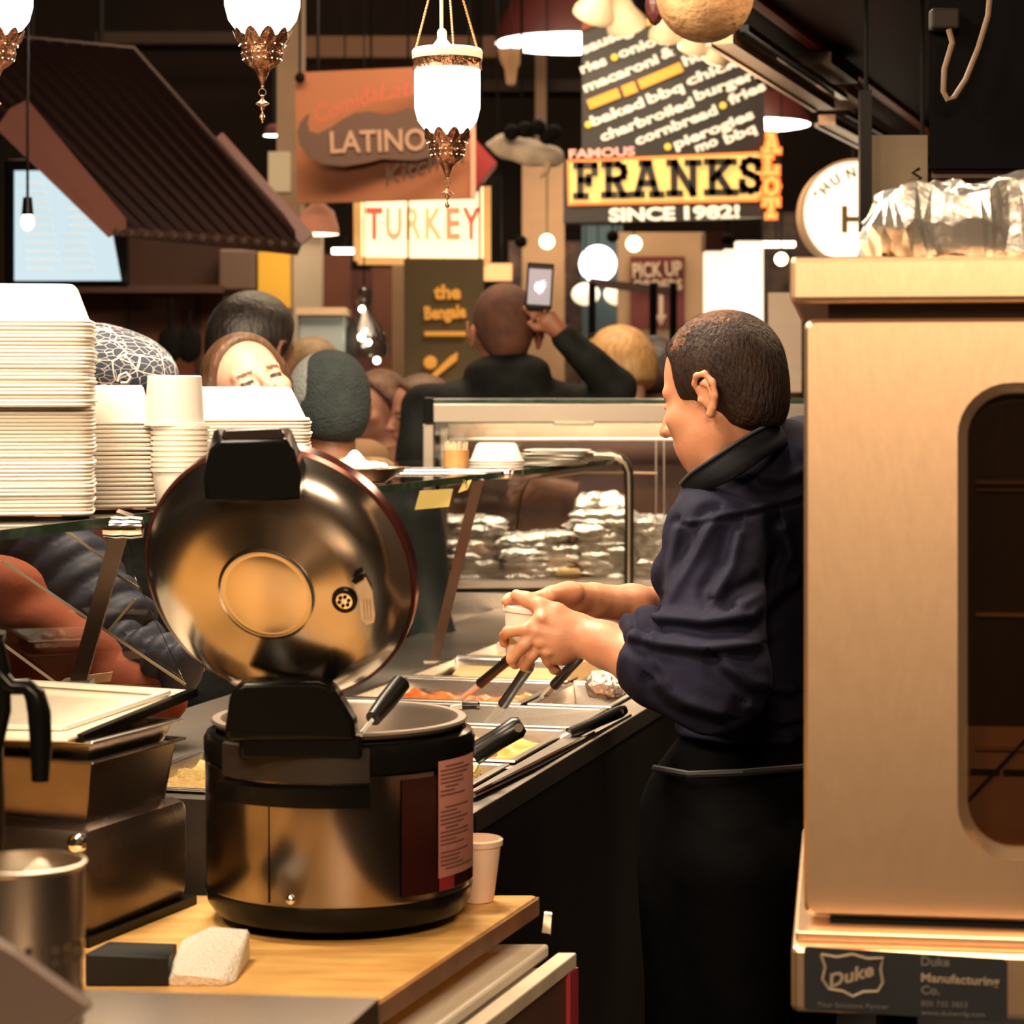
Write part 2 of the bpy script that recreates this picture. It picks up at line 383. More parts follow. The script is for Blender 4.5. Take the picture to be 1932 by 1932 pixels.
# left stall
st = thing('market_stall', P(250, 745, 8.9).xy.to_3d(), 'brown wooden market stall under the sloping awning at left', 'market stall')
c, s = pbox(20, 548, 420, 745, 8.9, .1); c.z = (c.z + s[2] / 2) / 2; MB().box(c, (s[0], .1, c.z * 2)).build('counter_panel', RB, st)
c, s = pbox(225, 440, 505, 545, 8.92, .1); MB().box(c, s).build('back_panel', RBD, st)
c, s = pbox(20, 538, 420, 552, 8.75, .2); MB().box(c, s).build('ledge', mat('stall_ledge', (.09, .05, .035), .5), st)
for x in (238, 372): c, s = pbox(x, 556, x + 6, 700, 8.88, .03); MB().box(c, s).build('panel_strip', RBD, st)
c, s = pbox(412, 470, 482, 548, 8.8, .2); tag(MB().box(c, s).build('storage_box', mat('box_grey_brown', (.16, .105, .08), .5), bevel=.01), 'dull grey box on the ledge of the brown stall', 'box')
aw = thing('awning', (-1.1, 7.4, 1.9), 'dark maroon corrugated awning sloping over the left stall', 'awning')
AWM = mat('awning_cloth', (.020, .007, .006), .85, spec=.15, noise_s=2, noise_amt=.35)
A, B_, C_, D_ = P(-180, 50, 7.0), P(252, 92, 7.2), P(572, 452, 7.6), P(205, 425, 7.1)
m = MB(); n = 26
for i in range(n):
    t0, t1 = i / n, (i + 1) / n
    u = (A.lerp(B_, t0), A.lerp(B_, t1), D_.lerp(C_, t1), D_.lerp(C_, t0)); off = Vector((0, -.006 if i % 2 else 0, 0))
    m.slab([p + off for p in u], (0, .03, .012))
m.build('canopy', AWM, aw)
m = MB(); m.slab([D_, C_, C_ + Vector((-.02, 0, -.05)), D_ + Vector((0, 0, -.03))], (0, .02, 0))
for i in range(14):
    q = D_.lerp(C_, (i + .5) / 14) + Vector((0, -.004, -.02)); m.lathe([(0, -.01), (.012, -.008), (.012, .008), (0, .01)], seg=10, M=Matrix.Translation(q) @ Matrix.Rotation(math.pi / 2, 4, 'X'))
m.build('valance', RBD, aw)
E1, E2 = P(18, 205, 7.0), P(205, 430, 7.1)
MB().slab([E1, E2, E2 + Vector((.0, 0, -.03)), E1 + Vector((-.04, 0, -.06)), ], (.05, .02, .03)).build('side_trim', mat('awning_side', (.20, .05, .03), .6), aw)
MB().bar(C_ + Vector((-.28, 0, .33)), C_ + Vector((.015, 0, .0)), .05).build('edge_rail', mat('awning_rail', (.22, .07, .05), .35), aw)
tv = thing('menu_screen', P(130, 525, 8.3), 'bright bluish wall screen under the awning at far left', 'screen')
c, s = pbox(8, 300, 240, 540, 8.3, .06); MB().box(c, s).build('frame', BLK, tv, bevel=.01)
c, s = pbox(27, 322, 226, 529, 8.29, .02)
SCR = mat('screen_glow', (.1, .1, .1), .4, emit=(.64, .84, .92), strength=.68)
hang(tv, ((60, 310, 8.33), (190, 310, 8.33)), r=.012)
m = MB(); m.slab([P(27, 322, 8.28), P(182, 322, 8.28), P(208, 425, 8.28), P(227, 529, 8.28), P(27, 529, 8.28)], (0, .02, 0)); m.build('display', SCR, tv)
m = MB()
for i in range(22):
    y = 345 + (i // 2) * 16; x = 40 + (i % 2) * 78 + (i * 7 % 13); c, s = pbox(x, y, x + 45 + (i * 11 % 20), y + 4, 8.275, .003); m.box(c, s)
m.build('writing', glow('screen_text', (.40, .58, .66), .5), tv)
bl = thing('bare_bulb_pendant', P(52, 345, 6.3), 'bare hanging bulb in black socket before the bright screen', 'pendant lamp')
hang(bl, ((52, 384, 6.3),), BLK, r=.004)
MB().lathe([(0, .03), (.012, .028), (.016, -.02), (0, -.02)], P(52, 392, 6.3)).build('socket', BLK, bl, smooth=True)
MB().ball(P(52, 418, 6.3), .017, 3, (1, 1, 1.4)).build('bulb', glow('warm_bulb', (1, .8, .5), 14), bl, smooth=True)
for x, y0, y1, w in ((322, 562, 690, 12), (357, 585, 690, 14)):
    m = MB(); m.tube([P(x, y0, 8.6), P(x, y0 + 60, 8.6)], .008); m.ball(P(x, y1 - 40, 8.6), .05, 2, (1, .25, 1.4))
    o = tag(m.build('hanging_utensil', BLKR), 'black ladle hanging against the brown stall, ' + ('left one' if x < 340 else 'right one beside the dark-haired head'), 'utensil')
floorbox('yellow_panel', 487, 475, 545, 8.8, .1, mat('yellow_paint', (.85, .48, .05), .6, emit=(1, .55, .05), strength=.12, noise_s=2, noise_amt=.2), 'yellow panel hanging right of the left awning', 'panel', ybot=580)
pl = floorbox('timber_pillar', 522, -160, 566, 9.6, .25, mat('pillar_cream', (.46, .31, .2), .7, noise_s=1.5, noise_amt=.4), 'tall pale pillar left of the orange-brown sign', 'pillar')
floorbox('white_column', 553, 435, 606, 9.2, .12, mat('white_paint_warm', (.78, .68, .55), .6), 'off-white column below the orange-brown sign', 'column')
cb = thing('storage_cabinet', P(605, 745, 8.6).xy.to_3d(), 'pale blue-grey cabinet with white top behind the beanie', 'cabinet')
c, s = pbox(562, 592, 648, 745, 8.6, .3); c.z = (c.z + s[2] / 2) / 2; MB().box(c, (s[0], .3, c.z * 2)).build('body', mat('cabinet_blue', (.33, .40, .42), .5), cb, bevel=.01)
c, s = pbox(558, 580, 652, 594, 8.57, .34); MB().box(c, s).build('top', CREAM, cb)
# hanging fittings at upper left
def pendant(x, y, rpx, hpx, D, mouth, shade, label, tilt=0, name='pendant_lamp', grp=None, power=0):
    r = rpx * D / F; h = hpx * D / F; o = thing(name, P(x, y, D), label, 'pendant lamp', grp)
    M = Matrix.Translation(P(x, y, D)) @ Matrix.Rotation(tilt, 4, 'Y')
    MB().lathe([(r, 0), (r * .96, h * .25), (r * .75, h * .75), (r * .3, h), (0, h)], seg=28, M=M).build('shade', shade, o, smooth=True)
    MB().lathe([(r * .98, .0), (r * .8, -r * .03), (r * .5, -r * .05), (0, -r * .06)], seg=28, M=M).build('diffuser', mouth, o, smooth=True)
    MB().tube([P(x, y, D) + Vector((0, 0, h)), P(x, y, D) + Vector((0, 0, h + .9))], .006).build('cord', BLK, o)
    return o
WHT = glow('lamp_white', (1, .93, .8), 7)
pendant(1075, 82, 142, 120, 12, WHT, MAROON, 'big maroon dome pendant left of the diagonal menu board')
pendant(1408, 236, 122, 70, 11.5, WHT, MAROON, 'maroon dome pendant right of the menu board')
pendant(516, 256, 19, 22, 10.2, WHT, MAROON, 'small glowing pendant left of the orange-brown sign')
pendant(600, 442, 40, 58, 9.0, glow('lamp_soft', (1, .75, .45), 4), mat('salmon_shade', (.62, .24, .14), .6, emit=(1, .4, .2), strength=.15), 'salmon cloth lampshade right of the awning tip')
tag(pb('strip_light', 626, 468, 674, 478, 10, .05, glow('tube_white', (1, .92, .75), 5)), 'short white strip light left of the turkey sign', 'strip light')
tag(pb('strip_light', 1430, 456, 1500, 465, 12, .05, glow('tube_white', (1, .92, .75), 5)), 'short white strip light below the letters at right', 'strip light')
tag(pb('notice_sheet', 506, 286, 548, 362, 9.585, .01, mat('notice_paper', (.62, .56, .42), .7)), 'small pale notice on the tall pillar', 'notice')
tag(pb('roof_beam', 560, 68, 945, 108, 13, .3, mat('beam_brown', (.20, .10, .055), .7)), 'brown beam across the ceiling behind the lanterns', 'beam')
tag(pb('roof_beam', 180, 60, 540, 82, 13.5, .3, RBD), 'darker beam behind the left lantern', 'beam')
tag(pb('roof_beam', 905, 150, 1100, 172, 13.8, .3, RBD), 'thin dark beam under the big maroon pendant', 'beam')
for i, (x0, x1, D, yt, m_) in enumerate(((985, 1065, 12, 300, TAN), (1010, 1032, 13.5, 95, TAN), (920, 946, 11, 330, BLKR), (740, 760, 10.5, 500, TAN))):
    floorbox('hall_column', x0, yt, x1, D, .2, m_, ('tan column lit from below left of the letter sign', 'slim tan post rising behind the hanging ornament', 'black post right of the turkey sign', 'slim brown post left of the olive banner')[i], 'column')
point('column_uplight', P(1025, 430, 11.6), 3, (1, .75, .4))
# orange-brown kitchen sign
sg = thing('hanging_sign', P(725, 380, 8.7), 'orange-brown hanging sign with moustache and LATINO Kitchen lettering', 'sign')
SGM = mat('sign_orange', (.34, .125, .055), .7, noise_s=1.2, col2=(.28, .095, .04))
m = MB(); m.slab([P(557, 137, 8.7), P(891, 122, 8.55), P(893, 374, 8.55), P(560, 384, 8.7)], (0, .03, 0)); m.build('board', SGM, sg)
tag(MB().bar(P(892, 120, 8.54), P(893, 376, 8.54), .018).build('edge_strip', mat('sign_edge', (.6, .3, .2), .5), sg))
def moust(x, y): return P(x, y, 8.55)
top = [(560, 250), (566, 232), (578, 218), (584, 215), (580, 232), (584, 248), (600, 252), (625, 240), (645, 226), (670, 213), (700, 210), (722, 216), (745, 213), (770, 204), (800, 206), (830, 222), (860, 235), (880, 228)]
bot = [(878, 250), (850, 278), (820, 295), (785, 303), (750, 302), (722, 300), (690, 308), (650, 314), (610, 310), (582, 296), (566, 275)]
mm = MB(); mm.slab([moust(x, y) for x, y in top + bot], (0, -.006, 0)); mm.build('moustache', mat('sign_brown', (.075, .036, .022), .7), sg)
LAT = mat('sign_letter', (.34, .2, .13), .7)
text('LATINO', moust(624, 289) + Vector((0, -.012, 0)), moust(804, 283) + Vector((0, -.012, 0)), 42 * 8.55 / F, LAT, sg, bold=.02)
text('Kitchen', P(728, 352, 8.52), P(880, 306, 8.52), 38 * 8.5 / F, mat('sign_script', (.035, .015, .01), .7), sg, shear=.35)
text('Comida', P(600, 232, 8.53), P(715, 188, 8.53), 34 * 8.5 / F, mat('sign_red', (.36, .07, .04), .7), sg, shear=.35)
text('Latina', P(715, 190, 8.53), P(830, 170, 8.53), 34 * 8.5 / F, mat('sign_red', (.36, .07, .04), .7), sg, shear=.35)
MB().ball(P(566, 146, 8.66), .02).build('bolt', BLKR, sg); hang(sg, ((566, 146, 8.7), (885, 130, 8.58)))
pn = MB(); pn.slab([P(890, 255, 9.2), P(937, 306, 9.2), P(893, 362, 9.2), P(880, 362, 9.2), P(880, 255, 9.2)], (0, .2, 0))
tag(pn.build('red_banner', mat('red_cloth', (.45, .03, .035), .6)), 'red pointed banner behind the right edge of the orange-brown sign', 'banner')
# turkey light box
tk = thing('light_box_sign', P(796, 493, 9.5), 'glowing white TURKEY light box under the orange-brown sign', 'sign')
m = MB(); m.slab([P(674, 378, 9.5), P(888, 372, 9.5), P(894, 352, 9.5), P(918, 352, 9.5), P(919, 494, 9.5), P(675, 491, 9.5)], (0, .2, 0)); m.build('lit_face', mat('lightbox_face', (.9, .8, .6), .5, emit=(1, .74, .42), strength=1.15), tk)
m = MB(); 
for a, b in (((674, 378), (675, 492)), ((675, 492), (919, 495)), ((919, 495), (919, 352))): m.bar(P(*a, 9.46), P(*b, 9.46), .03)
m.build('frame', mat('lightbox_frame', (.7, .38, .12), .5, emit=(1, .5, .15), strength=.4), tk)
hang(tk, ((700, 380, 9.6), (900, 355, 9.6)))
lets = 'TURKEY'; xs = [(690, 722), (728, 758), (766, 796), (802, 836), (842, 868), (872, 906)]
cols = [(.80, .10, .05), (.85, .38, .2), (.9, .52, .24), (.88, .48, .22), (.82, .28, .13), (.8, .10, .06)]
for i, ch in enumerate(lets):
    a, b = xs[i]; text(ch, P(a, 450, 9.44), P(b, 450, 9.44), 60 * 9.44 / F, mat('turkey_%s' % ch + str(i), cols[i], .6, emit=cols[i], strength=.75), tk, name='letter', bold=.03)
tag(pb('amber_sign', 912, 497, 966, 529, 10.5, .05, mat('amber_panel', (.8, .4, .15), .6, emit=(1, .5, .2), strength=.8)), 'small amber lit sign right below the turkey light box', 'sign')
# olive banner
bn = thing('menu_banner', P(838, 745, 9.3).xy.to_3d(), 'olive-brown banner with golden lettering behind the raised phone', 'banner')
m = MB(); c, s = pbox(762, 488, 913, 745, 9.3, .04); c.z = (c.z + s[2] / 2) / 2; m.box(c, (s[0], .04, c.z * 2)); m.build('cloth', mat('olive_cloth', (.15, .105, .045), .8, noise_s=1.0, col2=(.09, .07, .035)), bn)
GOLD = mat('gold_print', (.75, .34, .06), .7, emit=(1, .42, .05), strength=.22)
text('the', P(818, 563, 9.28), P(870, 563, 9.28), 26 * 9.3 / F, GOLD, bn, bold=.05)
text('Bengale', P(801, 602, 9.28), P(880, 598, 9.28), 24 * 9.3 / F, GOLD, bn, bold=.05)
m = MB(); c, s = pbox(801, 625, 879, 634, 9.27, .01); m.box(c, s); m.slab([P(815, 706, 9.27), P(850, 672, 9.27), P(864, 664, 9.27), P(862, 680, 9.27), P(822, 712, 9.27)], (0, .01, 0)); m.ball(P(812, 684, 9.27), .028, 2, (1, .2, 1)); m.build('print', GOLD, bn)
hang(bn, ((770, 490, 9.33), (905, 490, 9.33)))
# backdrop between cabinet and banner
for i, (x0, y0, x1, D, m_, lb) in enumerate(((600, 480, 660, 11.5, RB, 'reddish board left of the glass pendant'), (655, 510, 700, 12, MAROON, 'maroon board behind the glass pendant'), (700, 505, 742, 12.4, RB, 'brown board right of the glass pendant'), (1098, 425, 1175, 12.8, mat('teal_wall', (.07, .11, .11), .6, noise_s=2, noise_amt=.3), 'dark teal partition behind the white globes'), (960, 455, 1105, 13.2, mat('posters', (.20, .11, .07), .7, noise_s=9, col2=(.05, .025, .02)), 'patterned brown partition behind the phone'), (1440, 400, 1530, 13, mat('shelf_clutter', (.09, .05, .03), .7, noise_s=14, col2=(.015, .01, .008)), 'dark cluttered shelf left of the oven'), (560, 500, 606, 12.9, CREAM, 'cream board behind the salmon lampshade'))):
    floorbox('stall_partition', x0, y0, x1, D, .1, m_, lb, 'partition')
dp = thing('glass_pendant', P(687, 690, 8.78), 'dark glass bottle-shaped pendant left of the olive banner', 'pendant lamp')
MB().lathe([(q[0] * 1.16, q[1] * 1.16) for q in ((.028, .19), (.03, .15), (.018, .13), (.022, .11), (.07, .05), (.085, .0), (.08, -.03), (.05, -.03))], P(687, 655, 8.78), 28).build('globe', mat('smoked_glass', (.03, .022, .02), .06, spec=.9), dp, smooth=True)
for dx, dy, r in ((-5, -22, .012), (8, -12, .010), (1, -34, .008), (24, 22, .011), (-4, -75, .010)):
    MB().ball(P(687 + dx, 658 + dy, 8.66), r * 1.16, 2).build('bulb', glow('small_glint', (1, .85, .55), 10), dp, smooth=True)  # highlights on the dark glass built as small glowing balls
hang(dp, ((687, 560, 8.78),), BLK, r=.003)

# ------------------------------------------------------------------ big diagonal menu board
mb_ = thing('food_sign', P(1265, 415, 9.0), 'black menu board with slanting white words and FRANKS ALOT lettering', 'sign')
BB = mat('sign_black', (.022, .018, .016), .45)
m = MB(); m.slab([P(1098, 40, 9), P(1255, 35, 9), P(1330, 60, 9), P(1400, 115, 9), P(1440, 170, 9), P(1446, 300, 9), P(1098, 300, 9)], (0, .08, 0)); m.build('menu_panel', BB, mb_)
m = MB(); m.slab([P(1064, 300, 8.97), P(1195, 290, 8.97), P(1472, 282, 8.97), P(1462, 408, 8.97), P(1064, 420, 8.97)], (0, .1, 0)); m.build('name_panel', BB, mb_)
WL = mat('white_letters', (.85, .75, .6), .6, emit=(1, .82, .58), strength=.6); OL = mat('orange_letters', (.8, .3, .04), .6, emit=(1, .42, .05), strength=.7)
for w, x0, y0, x1, y1, ml in (('sausage', 1101, 102, 1212, 55, WL), ('ries', 1098, 139, 1146, 121, WL), ('onio', 1169, 110, 1240, 84, WL), ('macaroni', 1104, 174, 1244, 118, WL), ('&', 1250, 112, 1274, 102, WL),
        ('c', 1283, 96, 1300, 90, WL), ('ho', 1292, 125, 1334, 108, WL), ('baked', 1118, 238, 1217, 200, WL), ('bbq', 1224, 196, 1291, 170, WL), ('chick', 1298, 162, 1398, 122, WL),
        ('charbroiled', 1136, 267, 1310, 200, WL), ('burgers', 1314, 190, 1440, 142, WL), ('cornbread', 1202, 274, 1355, 214, WL), ('fries', 1378, 198, 1446, 168, WL),
        ('pierogies', 1275, 281, 1424, 222, WL), ('mo', 1315, 288, 1356, 272, WL), ('bbq', 1370, 272, 1428, 248, WL)):
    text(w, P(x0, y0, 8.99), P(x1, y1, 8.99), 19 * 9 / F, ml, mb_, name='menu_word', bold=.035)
for x, y in ((1159, 108), (1110, 235), (1364, 199), (1260, 277), (1223, 42)): MB().ball(P(x, y, 8.985), .014, 2, (1, .3, 1)).build('bullet_dot', mat('yellow_dot', (.9, .5, .05), .6, emit=(1, .6, .08), strength=.7), mb_)
m = MB(); 
for a, b, w in (((1110, 198), (1168, 175), .038), ((1175, 173), (1200, 163), .042), ((1206, 160), (1286, 126), .038)): m.bar(P(*a, 8.985), P(*b, 8.985), .01, w, up=(.3, 0, 1))
m.build('orange_words', OL, mb_)
tag(MB().slab([P(1098, 58, 8.98), P(1150, 38, 8.98), P(1150, 28, 8.98), P(1098, 46, 8.98)], (0, .01, 0)).build('orange_strip', mat('rust_letters', (.4, .1, .03), .6), mb_))
hang(mb_, ((1120, 60, 9.04), (1400, 125, 9.04)), r=.012)
# slab-serif strokes
ST = {'F': [[(0, 0), (.5, 0)], [(.22, 0), (.22, 1)], [(0, 1), (.9, 1)], [(.9, 1), (.9, .74)], [(.22, .52), (.62, .52)], [(.62, .64), (.62, .4)]],
      'R': [[(0, 0), (.44, 0)], [(.2, 0), (.2, 1)], [(0, 1), (.6, 1)], [(.6, 1), (.82, .9), (.86, .75), (.82, .6), (.6, .5)], [(.2, .5), (.6, .5)], [(.5, .5), (.82, 0)], [(.7, 0), (1, 0)]],
      'A': [[(0, 0), (.34, 0)], [(.68, 0), (1.05, 0)], [(.16, 0), (.46, 1)], [(.86, 0), (.56, 1)], [(.3, 1), (.6, 1)], [(.28, .36), (.74, .36)]],
      'N': [[(0, 0), (.4, 0)], [(.18, 0), (.18, 1)], [(0, 1), (.22, 1)], [(.2, 1), (.84, 0)], [(.84, 0), (.84, 1)], [(.64, 1), (1.05, 1)]],
      'K': [[(0, 0), (.42, 0)], [(.2, 0), (.2, 1)], [(0, 1), (.42, 1)], [(.24, .42), (.8, 1)], [(.62, 1), (1, 1)], [(.42, .58), (.84, 0)], [(.64, 0), (1.05, 0)]],
      'S': [[(.84, .72), (.84, .98)], [(.84, .84), (.7, .97), (.45, 1), (.2, .93), (.12, .76), (.24, .6), (.5, .52), (.78, .42), (.88, .24), (.76, .06), (.48, 0), (.22, .05), (.1, .18)], [(.08, 0), (.08, .3)]],
      'L': [[(0, 0), (.9, 0)], [(.9, 0), (.9, .3)], [(.25, 0), (.25, 1)], [(0, 1), (.5, 1)]],
      'O': [[(.5, 0), (.85, .2), (.95, .5), (.85, .8), (.5, 1), (.15, .8), (.05, .5), (.15, .2), (.5, 0)]],
      'T': [[(.25, 0), (.75, 0)], [(.5, 0), (.5, 1)], [(.05, 1), (.95, 1)], [(.05, 1), (.05, .72)], [(.95, 1), (.95, .72)]]}
def strokes(ch, x0, x1, yb, yt, D, w, m, parent, name='letter', slope=0):
    b = MB()
    for pl_ in ST[ch]:
        for (ax, ay), (bx, by) in zip(pl_, pl_[1:]):
            A_ = P(x0 + ax * (x1 - x0), yb + ay * (yt - yb), D); Bq = P(x0 + bx * (x1 - x0), yb + by * (yt - yb), D); dd = (Bq - A_).normalized() * w * .42
            b.bar(A_ - dd, Bq + dd, .012, w, up=Vector((0, 0, 1)) if abs(dd.z) < abs(dd.x) else Vector((1, 0, 0)))
    return b.build(name, m, parent)
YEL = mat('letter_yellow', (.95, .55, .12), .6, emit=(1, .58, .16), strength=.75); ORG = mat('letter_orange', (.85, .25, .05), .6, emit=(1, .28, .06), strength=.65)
FR = [('F', 1086, 1126, 370, 312), ('R', 1139, 1184, 368, 310), ('A', 1194, 1246, 367, 308), ('N', 1262, 1316, 365, 307), ('K', 1333, 1385, 363, 305), ('S', 1397, 1437, 360, 302)]
m = MB(); m.slab([P(1070, 302, 8.955), P(1430, 286, 8.955), P(1442, 294, 8.955), P(1442, 370, 8.955), P(1430, 380, 8.955), P(1072, 388, 8.955)], (0, .012, 0)); m.build('orange_border', ORG, mb_)
m = MB(); m.slab([P(1075, 308, 8.945), P(1427, 292, 8.945), P(1436, 298, 8.945), P(1436, 366, 8.945), P(1426, 375, 8.945), P(1076, 383, 8.945)], (0, .012, 0)); m.build('yellow_field', YEL, mb_)
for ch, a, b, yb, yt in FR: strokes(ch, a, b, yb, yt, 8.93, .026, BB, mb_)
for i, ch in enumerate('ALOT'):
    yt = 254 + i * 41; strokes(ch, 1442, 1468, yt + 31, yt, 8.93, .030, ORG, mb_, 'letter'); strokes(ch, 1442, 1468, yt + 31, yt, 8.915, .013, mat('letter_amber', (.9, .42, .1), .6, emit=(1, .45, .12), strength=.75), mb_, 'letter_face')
text('FAMOUS', P(1074, 299, 8.94), P(1198, 293, 8.94), 17 * 9 / F, mat('salmon_letters', (.85, .4, .3), .6, emit=(1, .42, .32), strength=.6), mb_, bold=.03)
text('SINCE', P(1149, 417, 8.94), P(1274, 414, 8.94), 24 * 9 / F, WL, mb_, bold=.045)
text('1982!', P(1291, 413, 8.94), P(1396, 410, 8.94), 24 * 9 / F, WL, mb_, bold=.045)
# spotlights at the top of the board
def spot(x, y, D, tilt, lb, r=.075, s=9):
    o = thing('track_spotlight', P(x, y, D), lb, 'spotlight'); M = Matrix.Translation(P(x, y, D)) @ Matrix.Rotation(tilt, 4, 'Y') @ Matrix.Rotation(.55, 4, 'X')
    MB().lathe([(r, -.02), (r * .98, 0), (r * .6, .05), (r * .42, .1), (r * .4, .2), (0, .21)], seg=28, M=M).build('housing', mat('lamp_cream', (.75, .6, .42), .4), o, smooth=True)
    MB().lathe([(r * .93, -.022), (r * .5, -.03), (0, -.033)], seg=28, M=M).build('lens', glow('spot_lens', (1, .86, .62), s), o, smooth=True)
    MB().tube([P(x, y, D) + Vector((0, 0, .12)), P(x, y, D) + Vector((0, 0, .6))], .01).build('stem', BLKR, o); return o
spot(1122, 22, 8.2, .35, 'leftmost spotlight above the diagonal menu board'); spot(1181, 42, 8.45, -.3, 'spotlight above the word sausage on the menu board')
spot(1256, 62, 8.3, .1, 'bright spotlight left of the straw-coloured globe', .06, 12); spot(1312, 84, 8.3, .2, 'bright spotlight under the straw-coloured globe', .06, 12); spot(1352, 104, 8.3, .3, 'rightmost bright spotlight over the menu board', .05, 10)
gl = thing('woven_globe_lamp', P(1330, 80, 4.7), 'out-of-focus straw-coloured woven globe hanging above the menu board', 'pendant lamp')
MB().ball(P(1330, -12, 4.7), .099, 4).build('globe', mat('straw_weave', (.50, .29, .13), .8, noise_s=12, col2=(.33, .17, .07), bump=.6, bump_s=50), gl, smooth=True)
MB().tube([P(1330, -90, 4.7), P(1330, -1800, 4.7)], .01).build('cord', BLKR, gl)
tag(MB().ball(P(1236, 10, 4.95), .022, 2, (1, 1, 2)).build('red_pendant', MAROON), 'small red pendant beside the straw-coloured globe', 'pendant lamp')
# pale curved ornament
orn = thing('hanging_ornament', P(985, 290, 9.8), 'pale fish-like ornament with curled tail left of the menu board', 'ornament')
S = SDF(.012); S.chain([P(918, 272, 9.8), P(950, 275, 9.8), P(1000, 288, 9.8), P(1045, 296, 9.8)], [.01, .05, .055, .045], .02).build('body', mat('ornament_white', (.62, .52, .42), .6, noise_s=14, noise_amt=.35), orn)
MB().tube([P(1035, 305, 9.75), P(1032, 322, 9.75), P(1018, 334, 9.75)], [.016, .014, .01]).build('tail', CREAM, orn, smooth=True)
hang(orn, ((985, 270, 9.8),))
for x, y in ((965, 250), (990, 245), (1015, 240), (1032, 258), (1045, 250)): MB().ball(P(x, y, 9.7), .035, 2).build('dark_knob', BLKR, orn, smooth=True)
tag(MB().lathe([(.06, .07), (.05, .02), (.03, -.02), (.02, -.09), (0, -.1)], P(964, 122, 10.5), 20).build('ceiling_fitting', TAN, smooth=True), 'small tan fitting below the big maroon pendant', 'light fitting')
# round lit sign
rs = thing('round_light_sign', P(1612, 500, 8.0), 'round glowing white sign with gold H behind the oven', 'sign')
M = Matrix.Translation(P(1612, 402, 8.0)) @ Matrix.Rotation(math.pi / 2, 4, 'X'); r = 102 * 8 / F
MB().lathe([(0, 0), (r * .95, 0), (r * .95, .0), (0, 0.002)], seg=48, M=M).build('lit_face', mat('disc_glow', (.9, .85, .7), .5, emit=(1, .86, .62), strength=1.15), rs)
MB().lathe([(r * .95, .02), (r, .02), (r, -.12), (r * .95, -.12), (r * .95, .02)], seg=48, M=M).build('rim', mat('tan_rim', (.5, .3, .16), .5, emit=(1, .6, .3), strength=.12), rs, smooth=True)
GL2 = mat('gold_letter', (.22, .12, .03), .6)
text('H', P(1588, 437, 7.97), P(1632, 437, 7.97), 50 * 8 / F, GL2, rs, name='letter', bold=.03)
for ch, x, y, a in (("'", 1549, 377, .9), ('H', 1558, 368, .9), ('U', 1574, 352, .6), ('N', 1600, 338, .3)):
    dx, dy = 17 * math.cos(a), 17 * math.sin(a); text(ch, P(x, y, 7.97), P(x + dx * (.3 if ch == "'" else 1), y - dy * (.3 if ch == "'" else 1), 7.97), 19 * 8 / F, GL2, rs, name='letter', bold=.03)
hang(rs, ((1612, 305, 8.06),), r=.01)
# right-hand stall
ps = thing('pickup_stall', P(1250, 745, 11).xy.to_3d(), 'beige stall front with dark red PICK UP sign behind the server', 'market stall')
BEIGE = mat('stall_beige', (.50, .33, .2), .6, noise_s=3, noise_amt=.2)
c, s = pbox(1166, 438, 1330, 745, 11, .1); c.z = (c.z + s[2] / 2) / 2; MB().box(c, (s[0], .1, c.z * 2)).build('front', BEIGE, ps)
c, s = pbox(1190, 484, 1292, 620, 10.97, .03); MB().box(c, s).build('sign_panel', mat('pickup_red', (.13, .02, .02), .6), ps)
PW = mat('pickup_white', (.62, .48, .38), .6)
text('PICK UP', P(1194, 524, 10.95), P(1287, 519, 10.95), 28 * 11 / F, PW, ps, bold=.03); text('ORDERS', P(1194, 548, 10.95), P(1287, 546, 10.95), 20 * 11 / F, PW, ps, bold=.03)
m = MB(); m.bar(P(1247, 556, 10.94), P(1247, 600, 10.94), .02, .02); m.slab([P(1236, 594, 10.94), P(1258, 594, 10.94), P(1247, 614, 10.94)], (0, .01, 0)); m.build('arrow', PW, ps)
br = thing('queue_barrier', P(1190, 745, 9.8).xy.to_3d(), 'black post barrier frame in front of the pick-up stall', 'barrier')
for x in (1117, 1232, 1270): a = P(x, 534, 9.8); MB().bar((a.x, 9.8, 0), a, .03).build('post', BLKR, br)
MB().bar(P(1112, 532, 9.8), P(1278, 552, 9.8), .02, .035).build('rail', mat('barrier_brown', (.10, .04, .03), .5), br)
for x in (1105, 1166): tag(MB().ball(P(x, 555, 11.6), .07, 3, (1, 1, .8)).build('globe_lamp', glow('globe_soft', (1, .78, .5), 1.1), smooth=True), ('left' if x == 1105 else 'right') + ' one of two cream globes near the black barrier', 'globe lamp')
tag(MB().ball(P(1128, 498, 12.5), .10, 3).build('globe_lamp', glow('globe_bright', (.9, .95, .95), 3.5), smooth=True), 'bright cool white globe above the black barrier', 'globe lamp')
tag(MB().ball(P(1196, 460, 10.8), .035, 3).build('bulb_lamp', glow('bulb_warm', (1, .78, .42), 7), smooth=True), 'small warm bulb above the PICK UP sign', 'bulb')
tag(MB().ball(P(1032, 456, 11.6), .035, 3).build('bulb_lamp', glow('bulb_warm', (1, .78, .42), 7), smooth=True), 'small warm bulb under the tan column', 'bulb')
for x, y in ((983, 456), (1156, 446), (1372, 452)): tag(MB().ball(P(x, y, 10), .028, 2).build('ceiling_speaker', BLKR, smooth=True), 'small black fitting at ' + {983: 'the left below the ornament', 1156: 'the foot of SINCE', 1372: 'the right foot of the name panel'}[x], 'fitting')
LITP = mat('lit_white_panel', (.9, .8, .65), .6, emit=(1, .80, .55), strength=1.25, noise_s=1.5, noise_amt=.1)
floorbox('lit_display_panel', 1331, 470, 1386, 10.2, .1, LITP, 'left glowing white panel behind the server head', 'display panel')
